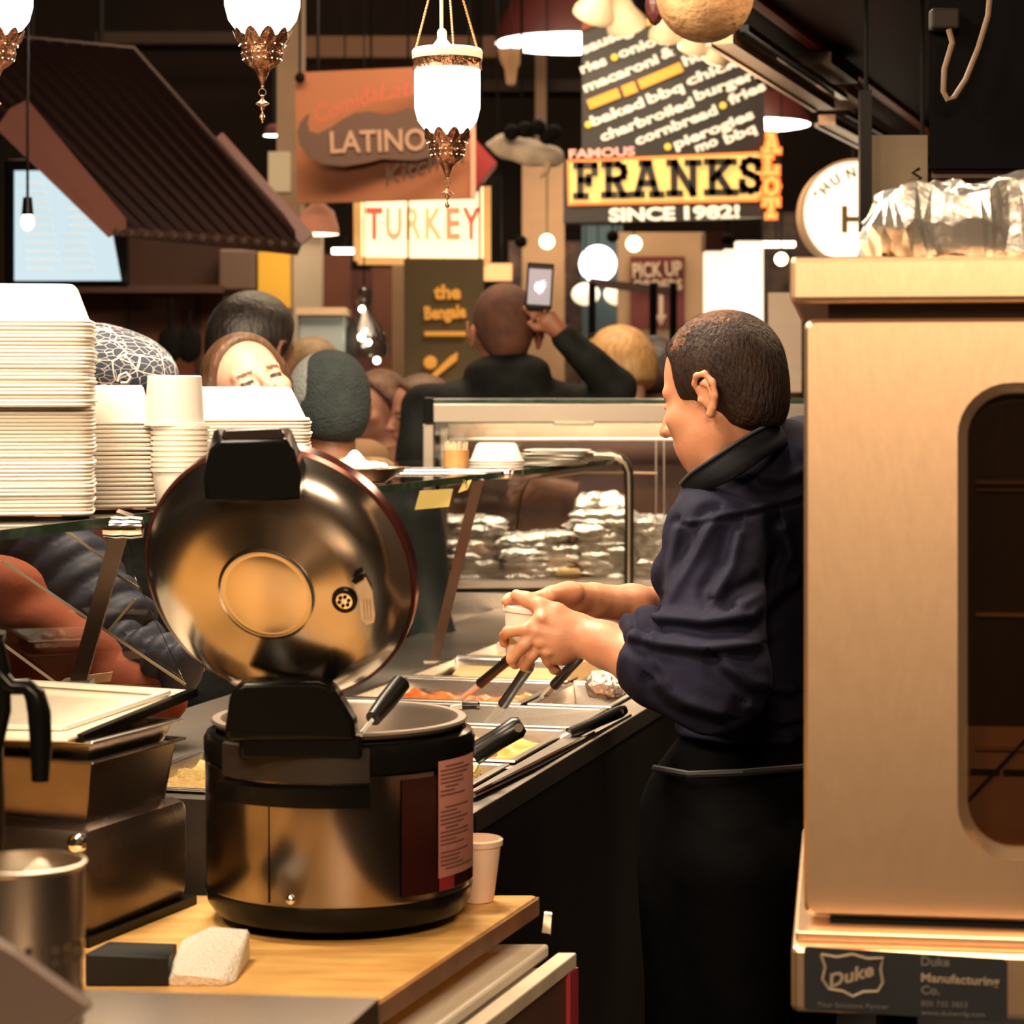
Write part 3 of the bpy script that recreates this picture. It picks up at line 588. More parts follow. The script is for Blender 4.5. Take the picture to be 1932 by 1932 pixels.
floorbox('lit_display_panel', 1390, 455, 1440, 10.3, .1, LITP, 'right glowing white panel behind the server head', 'display panel')
tag(pb('brown_box', 1330, 437, 1366, 472, 10.1, .2, RB), 'small brown box above the left glowing panel', 'box')
msh = tag(pb('menu_sheet', 1450, 552, 1512, 740, 7.0, .01, mat('menu_paper', (.78, .6, .45), .7, noise_s=30, noise_amt=.06, stretch=(.1, 1, 1))), 'white printed sheet standing left of the oven', 'sheet')
q_ = P(1481, 560, 7.03); MB().tube([q_, Vector((q_.x, q_.y, 0))], .012, 8).build('stand_pole', BLKR, msh)
tag(MB().ball(P(1474, 489, 11), .03, 2).build('bulb_lamp', glow('bulb_warm', (1, .78, .42), 7), smooth=True), 'tiny round bulb left of the oven top', 'bulb')
for o_ in [o for o in COL.objects if o.name.split('.')[0] in ('globe_lamp', 'bulb_lamp', 'strip_light', 'amber_sign', 'ceiling_speaker', 'red_banner', 'ceiling_fitting', 'red_pendant') and o.parent is None]:
    l_ = o_.location; MB().tube([Vector((l_.x, l_.y, l_.z + .03)), Vector((l_.x, l_.y, 4.3))], .004, 6).build('cord', BLKR, o_)
# overhead bulkhead and hood
def L(x, y, h): D = h * F / (YH - y); return P(x, y, D)
bk = thing('overhead_bulkhead', (.6, 6, 2.35), 'dark maroon overhead bulkhead with red edge running away at upper right', 'bulkhead')
a, b = L(1400, -30, .9), L(1765, 248, .9); side = Vector((.95, -.32, 0)); 
MB().slab([a, b, b + Vector((0, 0, 1.2)), a + Vector((0, 0, 1.2))], side * 1.2).build('fascia', mat('bulkhead_maroon', (.013, .004, .004), .6, spec=.06), bk)
MB().bar(a + Vector((-.01, 0, .01)), b + Vector((-.01, 0, .01)), .03, .05).build('edge_trim', mat('trim_red', (.62, .12, .09), .45), bk)
MB().slab([a + Vector((-.10, .04, .0)), b + Vector((-.12, .04, .0)), b, a], (0, 0, .04)).build('soffit', BLKR, bk)
for i, (p0, p1) in enumerate((((1362, 70), (1558, 197)), ((1560, 226), (1748, 325)))):
    u = thing('hood_light', L(*p0, .8), ('long tan-edged light rail under the bulkhead, nearer the globe', 'second light rail under the bulkhead, nearer the black duct')[i], 'light rail')
    A_, Bq = L(*p0, .8), L(*p1, .8)
    MB().bar(A_, Bq, .05, .03).build('trough', mat('rail_tan', (.33, .19, .11), .35, metal=.6), u); MB().bar(A_ + Vector((-.03, 0, -.015)), Bq + Vector((-.03, 0, -.015)), .012, .012).build('lip', mat('rail_lit', (.8, .55, .38), .3), u)
    MB().bar(A_ + Vector((.05, 0, .02)), Bq + Vector((.05, 0, .02)), .02, .015).build('inner_rail', BLK, u)
for i, (x, y, w, h) in enumerate(((1545, 130, 48, 26), (1575, 182, 34, 14))):
    q = L(x, y, .86); M = Matrix.Translation(q) @ Matrix.Rotation(-.32, 4, 'Z'); tag(MB().box((0, 0, 0), (.14, .4, .03), M).build('air_vent', mat('vent_%d' % i, ((.10, .07, .05), (.5, .32, .2))[i], .5)), ('dark slatted vent under the bulkhead', 'tan vent edge beside the first light rail')[i], 'vent')
hd = thing('exhaust_duct', P(1850, 335, 3.3), 'black hanging duct box above the oven', 'duct')
MB().slab([P(1753, 318, 3.3), P(2100, 318, 3.3), P(2100, -160, 3.3), P(1753, -160, 3.3)], (.12, .5, 0)).build('box', mat('duct_black', (.004, .0036, .0036), .8, spec=.04), hd)
MB().slab([P(1757, 336, 3.32), P(2100, 336, 3.32), P(2100, 318, 3.32), P(1757, 318, 3.32)], (.11, .46, 0)).build('lower_edge', RBD, hd)
c, s = pbox(1758, 14, 1812, 54, 3.27, .03); MB().box(c, s).build('bracket', mat('duct_bracket', (.014, .009, .007), .6, spec=.2), hd, bevel=.004)
tag(MB().tube([P(1790, 55, 3.24), P(1797, 80, 3.24), P(1782, 130, 3.24), P(1780, 172, 3.24), P(1788, 188, 3.24), P(1800, 184, 3.24), P(1822, 150, 3.24), P(1846, 90, 3.24), P(1864, 30, 3.24), P(1870, -30, 3.24)], .0042).build('power_cable', mat('cable_tan', (.16, .095, .055), .6), smooth=True), 'tan cable looping down in front of the black duct', 'cable')
mt = thing('hanging_plate', P(1690, 412, 5.2), 'tan metal panel with curled ornament hanging left of the black duct', 'panel')
c, s = pbox(1642, 255, 1750, 410, 5.2, .02); MB().box(c, s).build('plate', mat('plate_tan', (.12, .085, .05), .5, metal=.3, noise_s=8, noise_amt=.2), mt)
c, s = pbox(1623, 170, 1645, 434, 5.15, .03); MB().box(c, s).build('upright', DARK, mt); c, s = pbox(1623, 408, 1752, 436, 5.16, .03); MB().box(c, s).build('lower_bar', DARK, mt)
hang(mt, ((1634, 180, 5.16), (1740, 260, 5.21)))
MB().tube([P(1735, 318, 5.14), P(1722, 326, 5.14), P(1738, 336, 5.14), P(1722, 346, 5.14), P(1738, 352, 5.14)], .004).build('scroll', BLK, mt)
# ------------------------------------------------------------------ lanterns
BRONZE = mat('bronze_filigree', (.20, .085, .045), .34, .9, noise_s=60, col2=(.42, .2, .11), bump=.9, bump_s=70)
LGL = mat('lantern_glass', (.9, .88, .8), .4, emit=(1, .93, .8), strength=2.6)
LRIM = mat('lantern_rim', (.85, .72, .52), .4, emit=(1, .78, .5), strength=.35)
LD = 4.0; px = LD / F
def lz(y): return (YH - y) * px + H
lan = thing('glass_lantern', P(844, 385, LD), 'white glass lantern hanging in front of the orange-brown sign', 'lantern', 'hanging glass lanterns')
C = P(844, 0, LD); C.z = 0
def pr(l): return [(r * px, lz(y)) for r, y in l]
MB().lathe(pr([(0, 250), (30, 250), (45, 243), (56, 228), (62, 205), (62.5, 160), (62, 132)]), C, 48).build('glass_shade', LGL, lan, smooth=True)
MB().lathe(pr([(62, 132), (63, 118), (66, 110), (67, 98), (64, 93), (60, 94), (58, 108)]), C, 48).build('rim', LRIM, lan, smooth=True)
m = MB(); m.lathe(pr([(63, 132), (66, 131), (65, 128), (65, 117), (66.5, 113), (64, 111)]), C, 60); m.build('metal_band', BRONZE, lan, smooth=True)
MB().lathe(pr([(22, 95), (20, 88), (9, 74), (9, 60), (6, 55), (4, 54)]), C - Vector((10 * px, 0, 0)), 24).build('socket_cover', LRIM, lan, smooth=True)
MB().tube([Vector((C.x - 11 * px, LD, lz(56))), Vector((C.x - 13 * px, LD, lz(-500)))], .0032).build('cord', mat('cord_cream', (.7, .55, .38), .5, emit=(1, .7, .4), strength=.1), lan)
for dx0, dy0, dx1 in ((-62, -.02, -30), (62, .02, 24), (14, -.055, 4)):
    m = MB(); a = Vector((C.x + dx0 * px, LD + dy0, lz(108))); b = Vector((C.x + dx1 * px * 1.0, LD + dy0 * .3, lz(-20))); b = a + (b - a) * 2.4; n = 110
    for i in range(n):
        q = a.lerp(b, (i + .5) / n); m.ball(q, .0019, 1, (1, 1, 1.5) if i % 2 else (1.4, .6, 1.4))
    m.build('chain', mat('chain_bronze', (.34, .19, .09), .35, .9), lan)
# filigree cup with petals, pierced
m = MB(); nS = 64
prof = [(44, 262), (39, 268), (34, 274), (33, 282), (32, 290), (27, 298), (20, 304), (14, 308), (11, 314), (6, 326), (2, 335)]
rings = []
for j, (r, y) in enumerate(prof):
    ring = []
    for k in range(nS):
        a = 2 * math.pi * k / nS; pet = abs(math.cos(a * 5)); rr, yy = r, y
        if j == 0: rr, yy = r + 5 * pet, y - 18 * pet
        if j == 1: rr, yy = r + 2 * pet, y - 6 * pet
        if 2 < j < 8: rr = r * (1 + .06 * pet)
        ring.append(m.bm.verts.new((C.x + rr * px * math.cos(a), LD + rr * px * math.sin(a), lz(yy))))
    rings.append(ring)
for j in range(len(rings) - 1):
    for k in range(nS):
        m.bm.faces.new((rings[j][k], rings[j][(k + 1) % nS], rings[j + 1][(k + 1) % nS], rings[j + 1][k]))
m.build('filigree_cup', BRONZE, lan, smooth=True)
m = MB()
for j, (y, r, n_, ph) in enumerate(((270, 38, 14, 0), (283, 33.5, 18, .3), (293, 31.5, 18, .3))):
    for k in range(n_):
        a = 2 * math.pi * (k + ph) / n_; m.ball((C.x + r * px * math.cos(a), LD + r * px * math.sin(a), lz(y)), .0014, 1)
m.build('pierced_dots', glow('pierced_light', (1, .8, .5), 1.3), lan)
m = MB(); m.lathe(pr([(0, 333), (2.5, 335), (2.5, 338), (0, 340)]), C, 12)
m.tube([Vector((C.x + 6 * px * math.cos(t), LD, lz(340) - 6 * px + 6 * px * math.sin(t))) for t in np.linspace(0, 2 * math.pi, 17)], .0008, 6, False)
m.lathe(pr([(1, 350), (3, 352), (2, 356), (4, 359), (11, 364), (11, 366), (5, 369), (3.5, 374), (1, 378), (1.5, 380), (4, 383), (5, 387), (3, 391), (1, 393), (2, 395), (0, 397)]), C, 16)
m.build('finial_beads', mat('bead_bronze', (.62, .36, .22), .25, .8), lan, smooth=True)
for x, lb in ((495, 'white glass lantern cut by the top edge over the dark awning'), (-10, 'white glass lantern cut by the top left corner')):
    copy_thing(lan, ((x - 966) * 3.47 / F - (844 - 966) * px, 3.47 - LD, .0875), lb)

# ------------------------------------------------------------------ serving counter
SZ = H - .558        # counter plane
sc_ = thing('serving_counter', R(4, -1.3, 0), 'long steel serving counter with recessed food pans beside the server', 'counter')
m = MB(); rbox(m, 2.995, 6.75, -.905, -.893, .1, SZ - .02); rbox(m, 2.995, 6.75, -1.66, -.9, .06, .72); m.build('side_panel', mat('counter_black', (.016, .013, .012), .4, noise_s=4, noise_amt=.5), sc_)
m = MB(); rbox(m, 2.99, 6.75, -.945, -.888, SZ - .03, SZ); rbox(m, 2.99, 6.75, -1.68, -1.455, SZ - .03, SZ)
PB = [3.02, 3.39, 3.76, 4.03, 4.37, 4.73, 5.05]
for p_ in PB: rbox(m, p_ - .016, p_ + .016, -1.46, -.943, SZ - .03, SZ - .003)
rbox(m, 5.05, 6.75, -1.46, -.943, SZ - .03, SZ); m.build('steel_top', STEELD, sc_, bevel=.002)
m = MB(); rbox(m, 2.98, 3.0, -1.66, -.888, .06, SZ); m.build('end_panel', STEELD, sc_)
m = MB(); rbox(m, 2.992, 2.978, -.895, -.887, .2, SZ - .005); m.build('corner_strip', CHROME, sc_)
def pan(p0, p1, q0, q1, lb, z=SZ + .004, depth=.07, name='food_pan', grp='recessed food pans', m_=None, fl=.012, M=None):
    b = MB(); w = fl
    def ring(pa, pb_, qa, qb, zz): return [b.bm.verts.new(R(*c_, zz) if M is None else M @ Vector((c_[1], c_[0], zz))) for c_ in ((pa, qa), (pa, qb), (pb_, qb), (pb_, qa))]
    rs_ = [ring(p0, p1, q0, q1, z - .004), ring(p0, p1, q0, q1, z), ring(p0 + w, p1 - w, q0 + w, q1 - w, z), ring(p0 + w + .012, p1 - w - .012, q0 + w + .012, q1 - w - .012, z - depth)]
    rs_ += [ring(p0 + w + .010, p1 - w - .010, q0 + w + .010, q1 - w - .010, z - depth - .003), ring(p0 + w - .002, p1 - w + .002, q0 + w - .002, q1 - w + .002, z - .004)]
    for a, c_ in zip(rs_, rs_[1:]):
        for k in range(4): b.bm.faces.new((a[k], a[(k + 1) % 4], c_[(k + 1) % 4], c_[k]))
    b.bm.faces.new(rs_[3]); b.bm.faces.new(rs_[4][::-1])
    for k in range(4): b.bm.faces.new((rs_[5][k], rs_[5][(k + 1) % 4], rs_[0][(k + 1) % 4], rs_[0][k]))
    return tag(b.build(name, m_ or STEEL, bevel=.002), lb, 'pan', grp)
def food(p0, p1, q0, q1, z, m_, lb, amp=.012, sc=28, cat='food', name='food', tilt=0, chunk=0, M=None):
    nx, ny = 34, 30; b = MB(); g = []
    for i in range(nx):
        row = []
        for j in range(ny):
            p_, q_ = p0 + (p1 - p0) * i / (nx - 1), q0 + (q1 - q0) * j / (ny - 1); e = min(i, j, nx - 1 - i, ny - 1 - j)
            hh = noise.noise(Vector((p_ * sc, q_ * sc, z * 7))) * amp + abs(noise.noise(Vector((p_ * sc * 2.7, q_ * sc * 2.7, 3)))) * amp * .8 + tilt * (i / nx - .5)
            if e == 0: hh = -.03
            row.append(b.bm.verts.new(R(p_, q_, z + hh) if M is None else M @ Vector((q_, p_, z + hh))))
        g.append(row)
    for i in range(nx - 1):
        for j in range(ny - 1): b.bm.faces.new((g[i][j], g[i + 1][j], g[i + 1][j + 1], g[i][j + 1]))
    b.bm.faces.new([g[i][0] for i in range(nx)] + [g[nx - 1][j] for j in range(1, ny)] + [g[i][ny - 1] for i in range(nx - 2, -1, -1)] + [g[0][j] for j in range(ny - 2, 0, -1)])
    return tag(b.build(name, m_, smooth=True), lb, cat, None, 'stuff')
RED = mat('red_stew', (.55, .10, .02), .22, noise_s=30, col2=(.62, .22, .06)); BRN = mat('brown_stew', (.20, .07, .025), .3, noise_s=35, col2=(.40, .17, .07))
YELR = mat('yellow_rice', (.78, .45, .10), .5, noise_s=60, col2=(.85, .62, .25), bump=.6, bump_s=200); ORC = mat('orange_curry', (.62, .25, .05), .25, noise_s=40, col2=(.75, .42, .14))
POT = mat('cream_food', (.75, .56, .32), .5, noise_s=40, col2=(.6, .38, .16)); DKF = mat('dark_braise', (.12, .05, .025), .3, noise_s=40, col2=(.3, .13, .06))
mats_ = [YELR, ORC, None, RED, BRN, POT]
labs = ['nearest left pan heaped with yellow rice', 'pan of red-topped orange curry under the long steel spoon', 'narrow empty steel pan between the curry and the red stew', 'pan of red stew below the server hands', 'pan with browned meat beyond the red stew', 'farthest pan with pale food']
for i in range(6):
    p0, p1 = PB[i] + .014, PB[i + 1] - .014
    if i in (3, 4):
        pan(p0, p1, -1.452, -1.115, labs[i]); food(p0 + .028, p1 - .028, -1.425, -1.145, SZ - .026, mats_[i], labs[i].replace('pan ', 'food in the pan '), .014)
        pan(p0, p1, -1.105, -.948, 'smaller right-hand pan, ' + ('beside the red stew' if i == 3 else 'beside the browned meat')); food(p0 + .028, p1 - .028, -1.078, -.975, SZ - .04, DKF, 'dark sauce in the smaller pan ' + ('beside the red stew' if i == 3 else 'beside the browned meat'), .008)
    else:
        pan(p0, p1, -1.452, -.948, labs[i])
        if mats_[i]: food(p0 + .028, p1 - .028, -1.425, -.972, SZ - (.006 if i == 0 else .018 if i != 1 else .022), mats_[i], labs[i].replace('nearest left pan heaped with ', 'nearest heap of ').replace('pan of ', '').replace('farthest pan with', 'farthest'), .016)
food(PB[1] + .06, PB[1] + .2, -1.30, -1.02, SZ - .014, RED, 'red sauce streak on the orange curry', .014)
# cutting board leaning over the far pans, foil and more containers
tag(MB().slab([P(845, 1292, 4.7), P(1120, 1292, 4.65), P(1190, 1262, 4.95), P(875, 1256, 5.0)], (0, 0, .012)).build('chopping_board', mat('board_yellow', (.72, .50, .26), .5, noise_s=10, col2=(.6, .36, .15), stretch=(1, 6, 1)), bevel=.003), 'yellowed chopping board across the farthest pans', 'board')
tag(MB().slab([P(1068, 1296, 4.6), P(1150, 1296, 4.6), P(1195, 1255, 4.9), P(1105, 1250, 4.9)], (0, 0, .05)).build('bread_slab', mat('bread', (.65, .40, .17), .7, noise_s=20, noise_amt=.25)), 'pale stack of flatbreads under the server forearm', 'bread')
# foil packets, containers etc. share this crumple helper
FOIL = mat('foil', (.86, .80, .70), .30, .92, bump=.7, bump_s=120)
def crumple(name, c, size, seed, m_=FOIL, amp=.01, rotz=0, tiltx=0, tilty=0, n=22, fr=26, pw=.45):
    b = bmesh.new(); bmesh.ops.create_grid(b, x_segments=n, y_segments=n, size=.5); top = list(b.verts)
    r = bmesh.ops.duplicate(b, geom=b.verts[:] + b.edges[:] + b.faces[:]); bot = [v for v in r['geom'] if isinstance(v, bmesh.types.BMVert)]
    for vs, sg in ((top, 1), (bot, -1)):
        for v in vs:
            u, w = v.co.x * 2, v.co.y * 2; e = (1 - abs(u) ** 4) * (1 - abs(w) ** 4); v.co.z = sg * .5 * max(e, 0) ** pw
    bmesh.ops.remove_doubles(b, verts=b.verts, dist=1e-4)
    for v in b.verts:
        v.co = Vector((v.co.x * size[0], v.co.y * size[1], v.co.z * size[2])); q = v.co * fr + Vector((seed * 3.1, seed, 0))
        cell = noise.noise_vector(q); rid = abs(noise.noise(q * 1.7)) - .2
        v.co += Vector((cell.x, cell.y, 0)) * amp * 1.2 + Vector((0, 0, (cell.z + rid) * amp))
    bmesh.ops.recalc_face_normals(b, faces=b.faces)
    me = bpy.data.meshes.new(name); b.to_mesh(me); b.free(); o = link_mesh(name, me, m_, None, smooth=False, origin=(0, 0, 0)); o.location = c; o.rotation_euler = (tiltx, tilty, rotz)
    return o
tag(crumple('crumpled_foil', P(1170, 1292, 4.45), (.13, .1, .05), 91, amp=.012), 'crumpled foil beside the farthest pans under the forearm', 'foil')
# ------------------------------------------------------------------ display case
CD = 6.05
dc = thing('display_case', P(1160, 1110, CD), 'glass display case with steel frame holding foil packets', 'display case')
ALU = mat('case_aluminium', (.46, .40, .33), .33, .75, noise_s=4, noise_amt=.12)
def cb_(x0, y0, x1, y1, th, nm, m_, D=CD, bevel=.002): c, s = pbox(x0, y0, x1, y1, D, th); return MB().box(c, s).build(nm, m_, dc, bevel=bevel)
cb_(815, 762, 1560, 797, .05, 'top_rail', ALU); cb_(800, 750, 818, 800, .07, 'end_cap', BLK, CD - .01); cb_(812, 752, 1560, 761, .42, 'top_glass', GEDGE)
cb_(798, 800, 818, 1110, .05, 'post', ALU); cb_(822, 802, 828, 1100, .03, 'post', BLK, CD + .04); cb_(830, 806, 844, 1100, .03, 'post', ALU, CD + .08)
cb_(845, 826, 1560, 832, .02, 'mid_rail', ALU, CD + .18); cb_(845, 798, 1560, 826, .01, 'inner_panel', mat('case_inner', (.36, .26, .17), .4, .5, noise_s=6, noise_amt=.2), CD + .2)
cb_(1045, 795, 1122, 803, .04, 'lamp_bracket', ALU, CD - .01); cb_(1060, 797, 1108, 802, .05, 'lamp_cover', CREAM, CD - .02)
for x in (1237, 1252): cb_(x, 832, x + 2, 1000, .02, 'glass_joint', ALU, CD + .1, 0)
cb_(790, 1095, 1560, 1110, .45, 'base_shelf', STEELD); cb_(790, 1110, 1560, 1125, .42, 'base_gap', BLK, CD + .03); cb_(790, 1118, 1560, 1180, .4, 'base_panel', STEEL, CD + .01)
cb_(785, 1178, 1560, 1188, .5, 'kick_rail', CHROME, CD - .25); cb_(785, 1188, 1560, 1202, .45, 'kick_gap', BLK, CD - .22); cb_(785, 1202, 1560, 1222, .45, 'kick_panel', STEELD, CD - .3)
m = MB(); c, s = pbox(818, 832, 1560, 1095, CD + .48, .02); m.box(c, s); m.build('back_pane', mat('case_brown_reflection', (.20, .085, .045), .35, noise_s=3, col2=(.09, .04, .025)), dc)  # brown reflection in the glass put into the back panel colour
c, s = pbox(820, 798, 1560, 1095, CD + .005, .005); MB().box(c, s).build('front_pane', GLASS, dc)
def stack_foil(x0, x1, ybase, n, D, dz, lb, seed, w=.24, slope=0):
    for i in range(n):
        f = i / max(n - 1, 1); x = (x0 + x1) / 2 + random.uniform(-6, 6) - slope * f; c = P(x, ybase, D); c.z += dz * (i + .5) * .93
        o = crumple('foil_packet', c, (w * random.uniform(.85, 1.05), .17, dz * 1.75), seed + i, rotz=random.uniform(-.35, .35), tilty=random.uniform(-.06, .06) + .05 * (slope / 40), tiltx=random.uniform(-.06, .02), amp=.0075, n=20, fr=38)
        pos = 'topmost' if i == n - 1 else ('lowest' if i == 0 else ['second', 'third', 'fourth', 'fifth', 'sixth', 'seventh', 'eighth', 'ninth', 'tenth', 'eleventh', 'twelfth'][i - 1] + ' from the bottom')
        tag(o, 'flat foil packet, %s in the %s' % (pos, lb), 'foil packet', 'foil packets in the display case')
stack_foil(836, 960, 1093, 9, CD + .19, .0195, 'left pile', 10, .2, 8); stack_foil(930, 1090, 1093, 7, CD + .17, .0185, 'middle pile', 30, .23, -2)
stack_foil(1090, 1190, 1093, 10, CD + .2, .0195, 'pile behind the bent steel tube', 50, .19, -6); stack_foil(1190, 1300, 1093, 9, CD + .2, .0195, 'pile beside the server sleeve', 70, .19)
tag(crumple('foil_wrap', P(1135, 952, CD + .2), (.13, .1, .06), 120, amp=.015), 'torn foil folded over the top of the right piles', 'foil')
tag(crumple('bread_roll', P(1072, 1082, CD + .08), (.07, .05, .03), 121, mat('bread', (.65, .4, .17), .7), amp=.004), 'small tan roll between the foil piles', 'bread')
# ------------------------------------------------------------------ sneeze guard
GZ = H - .164; QE = -1.41 * CS
sg2 = thing('sneeze_guard', R(3.1, -1.42, SZ), 'sneeze guard of flat glass shelf on slanted steel posts', 'sneeze guard')
def gpane(p0, p1, nm):
    m = MB(); rbox(m, p0, p1, QE - .46, QE, GZ - .010, GZ); m.build(nm, [GLASS], sg2)
    m = MB(); rbox(m, p0, p1, QE - .0005, QE + .003, GZ - .012, GZ + .001); m.build('glass_edge', GEDGE, sg2)
def p_on(x): D = 4400 * 1.41 / (2198 - x); X = (x - 966) * D / F; return X * SN + D * CS
gpane(p_on(-500), p_on(958), 'shelf_glass'); gpane(p_on(985), p_on(1172), 'shelf_glass')
def post(xt, yt, xf, yf, lb=None):
    D = 4400 * 1.41 / (2198 - xt); a = P(xt, yt, D); dD = .09; b = P(xf, yf, D + dD)
    q = MB().bar(a, b, .022, .012, up=(0, 1, 0)).build('post', mat('post_brown_steel', (.12, .08, .06), .3, .8), sg2)
    MB().bar(b + Vector((0, 0, -.002)), b + Vector((0, 0, .006)), .04).build('foot', STEELD, sg2)
post(236, 968, 147, 1290); post(903, 903, 818, 1250)
MB().tube([P(596, 893, 4.98), P(960, 893, 4.98)], .013, 16).build('cross_tube', CHROME, sg2, smooth=True); MB().lathe([(0, 0), (.013, 0), (.015, .002), (.015, .006), (0, .006)], seg=20, M=Matrix.Translation(P(962, 893, 4.98)) @ Matrix.Rotation(math.pi / 2 + .3, 4, 'Y')).build('tube_cap', STEELD, sg2, smooth=True)
for x in (219, 247):
    c = P(x, 995, 3.12); MB().lathe([(0, -.018), (.014, -.016), (.016, .0), (.014, .016), (0, .018)], seg=20, M=Matrix.Translation(c) @ Matrix.Rotation(math.pi / 2, 4, 'Y')).build('clamp', CHROME, sg2, smooth=True)
tb = thing('bent_tube_frame', P(1185, 1098, 6.02), 'bent stainless tube standing in front of the foil piles', 'tube frame')
MB().tube([P(1120, 858, 5.98), P(1150, 859, 5.98), P(1168, 864, 5.98), P(1180, 874, 5.98), P(1186, 890, 5.98), P(1187, 920, 5.98), P(1187, 1000, 5.98), P(1186, 1187, 5.98)], .0125, 16).build('tube', mat('tube_steel', (.6, .52, .42), .25, 1), tb, smooth=True)
MB().tube([P(975, 1000, 6.04), P(985, 930, 6.04), P(1000, 905, 6.04), P(1100, 890, 6.04), P(1240, 893, 6.04)], .004, 8).build('inner_wire', mat('wire_tan', (.4, .28, .18), .3, .9), tb, smooth=True)
for x0, y0, x1, y1, lb in ((784, 926, 855, 962, 'larger yellow sticky note hanging under the glass shelf'), (866, 909, 890, 930, 'smaller yellow sticky note next to the slanted post')):
    tag(MB().slab([P(x0 + 8, y0, 4.7), P(x1, y0 - 4, 4.7), P(x1 - 8, y1 - 6, 4.7), P(x0 - 2, y1, 4.7)], (0, .001, 0)).build('sticky_note', mat('note_yellow', (.72, .55, .16), .7)), lb, 'note')
# slanting front glass with edge reflections built as pale bars
fg = thing('front_glass', P(150, 1290, 3.6), 'slanting clear glass panes with bright reflection lines before the jackets at left', 'glass')
for pts in ([(-200, 1000), (230, 975), (250, 1080), (350, 1292), (10, 1062), (-200, 930)], [(-200, 1040), (10, 1062), (350, 1292), (110, 1292), (-10, 1205), (-200, 1080)]):
    MB().slab([P(x, y, 3.55) for x, y in pts], (0, .006, 0)).build('pane', GLASS, fg)
EL = mat('edge_reflection', (.62, .5, .34), .2, spec=.8)  # colour of the bars that imitate reflections along the glass
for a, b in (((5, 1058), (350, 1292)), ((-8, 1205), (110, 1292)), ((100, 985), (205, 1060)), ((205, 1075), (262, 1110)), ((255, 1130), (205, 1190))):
    MB().bar(P(*a, 3.54), P(*b, 3.54), .003, .004).build('reflection_bar', EL, fg)
tag(MB().slab([P(152, 1292, 3.4), P(208, 1286, 3.4), P(212, 1268, 3.4), P(158, 1275, 3.4)], (0, .004, 0)).build('price_card', mat('card_tan', (.72, .42, .22), .7)), 'small tan card behind the clear pan lid', 'card')
# ------------------------------------------------------------------ things on the glass shelf
pt = thing('steel_plate', P(680, 905, 4.35), 'shallow steel plate holding white cream on the glass shelf', 'plate')
cc = P(672, 0, 4.32); cc.z = GZ
MB().lathe([(0, .002), (.055, .002), (.062, .006), (.092, .026), (.100, .028), (.101, .030), (.092, .029), (.06, .008), (0, .005)], cc, 40).build('dish', mat('plate_steel', (.8, .62, .44), .2, 1), pt, smooth=True)
S = SDF(.004)
for i in range(26): a = random.uniform(0, 6.28); r = random.uniform(0, .05); S.ell(cc + Vector((r * math.cos(a), r * math.sin(a), .028 + .012 * (1 - r / .05))), (.014, .014, .011), k=.006)
S.ell(cc + Vector((-.003, 0, .045)), (.013, .012, .018), k=.008); tag(S.build('whipped_cream', mat('cream_white', (.95, .9, .8), .6)), 'dollop of white cream on the steel plate', 'cream')
tp = thing('toothpick_holder', P(861, 878, 5.0), 'bamboo cup full of toothpicks on the glass shelf', 'toothpick holder')
cc = P(861, 0, 5.0); cc.z = GZ
MB().lathe([(0, 0), (.0265, 0), (.027, .046), (.024, .046), (.023, .004), (0, .004)], cc, 24).build('cup', mat('bamboo', (.62, .30, .10), .5, noise_s=30, noise_amt=.2), tp, smooth=True)
for i in range(55):
    a = random.uniform(0, 6.28); r = .02 * math.sqrt(random.random()); b = cc + Vector((r * math.cos(a), r * math.sin(a), .01)); t = cc + Vector((r * 1.25 * math.cos(a), r * 1.25 * math.sin(a), random.uniform(.058, .066)))
    o = tag(MB().tube([b, t], [.001, .0006], 5).build('toothpick', mat('toothpick_wood', (.8, .62, .4), .6)), 'wooden toothpick standing in the bamboo cup', 'toothpick', 'toothpicks in the bamboo cup')
cc = P(937, 0, 5.15); cc.z = GZ
bw = tag(MB().lathe([(0, .040), (.04, .040), (.045, .036), (.058, .002), (.061, .002), (.061, 0), (.056, 0), (.043, .034), (0, .038)], cc, 36).build('foam_bowl', FOAM, smooth=True), 'white foam bowl upside down, lowest beside the toothpicks', 'bowl', 'upturned foam bowls')
for i in range(1, 4): copy_thing(bw, (0, 0, .006 * i), 'white foam bowl upside down, %s beside the toothpicks' % ('second', 'third', 'topmost')[i - 1])
cc = P(1042, 0, 5.35); cc.z = GZ
for i in range(9): tag(crumple('paper_napkin', (cc.x + random.uniform(-.01, .012) + i * .002, 5.4, GZ + .003 + .0042 * i), (.15, .12, .004), 200 + i, PAPER, amp=.0015, rotz=random.uniform(-.2, .2), n=8), 'white paper napkin in the loose pile right of the foam bowls', 'napkin', 'napkins on the glass shelf')
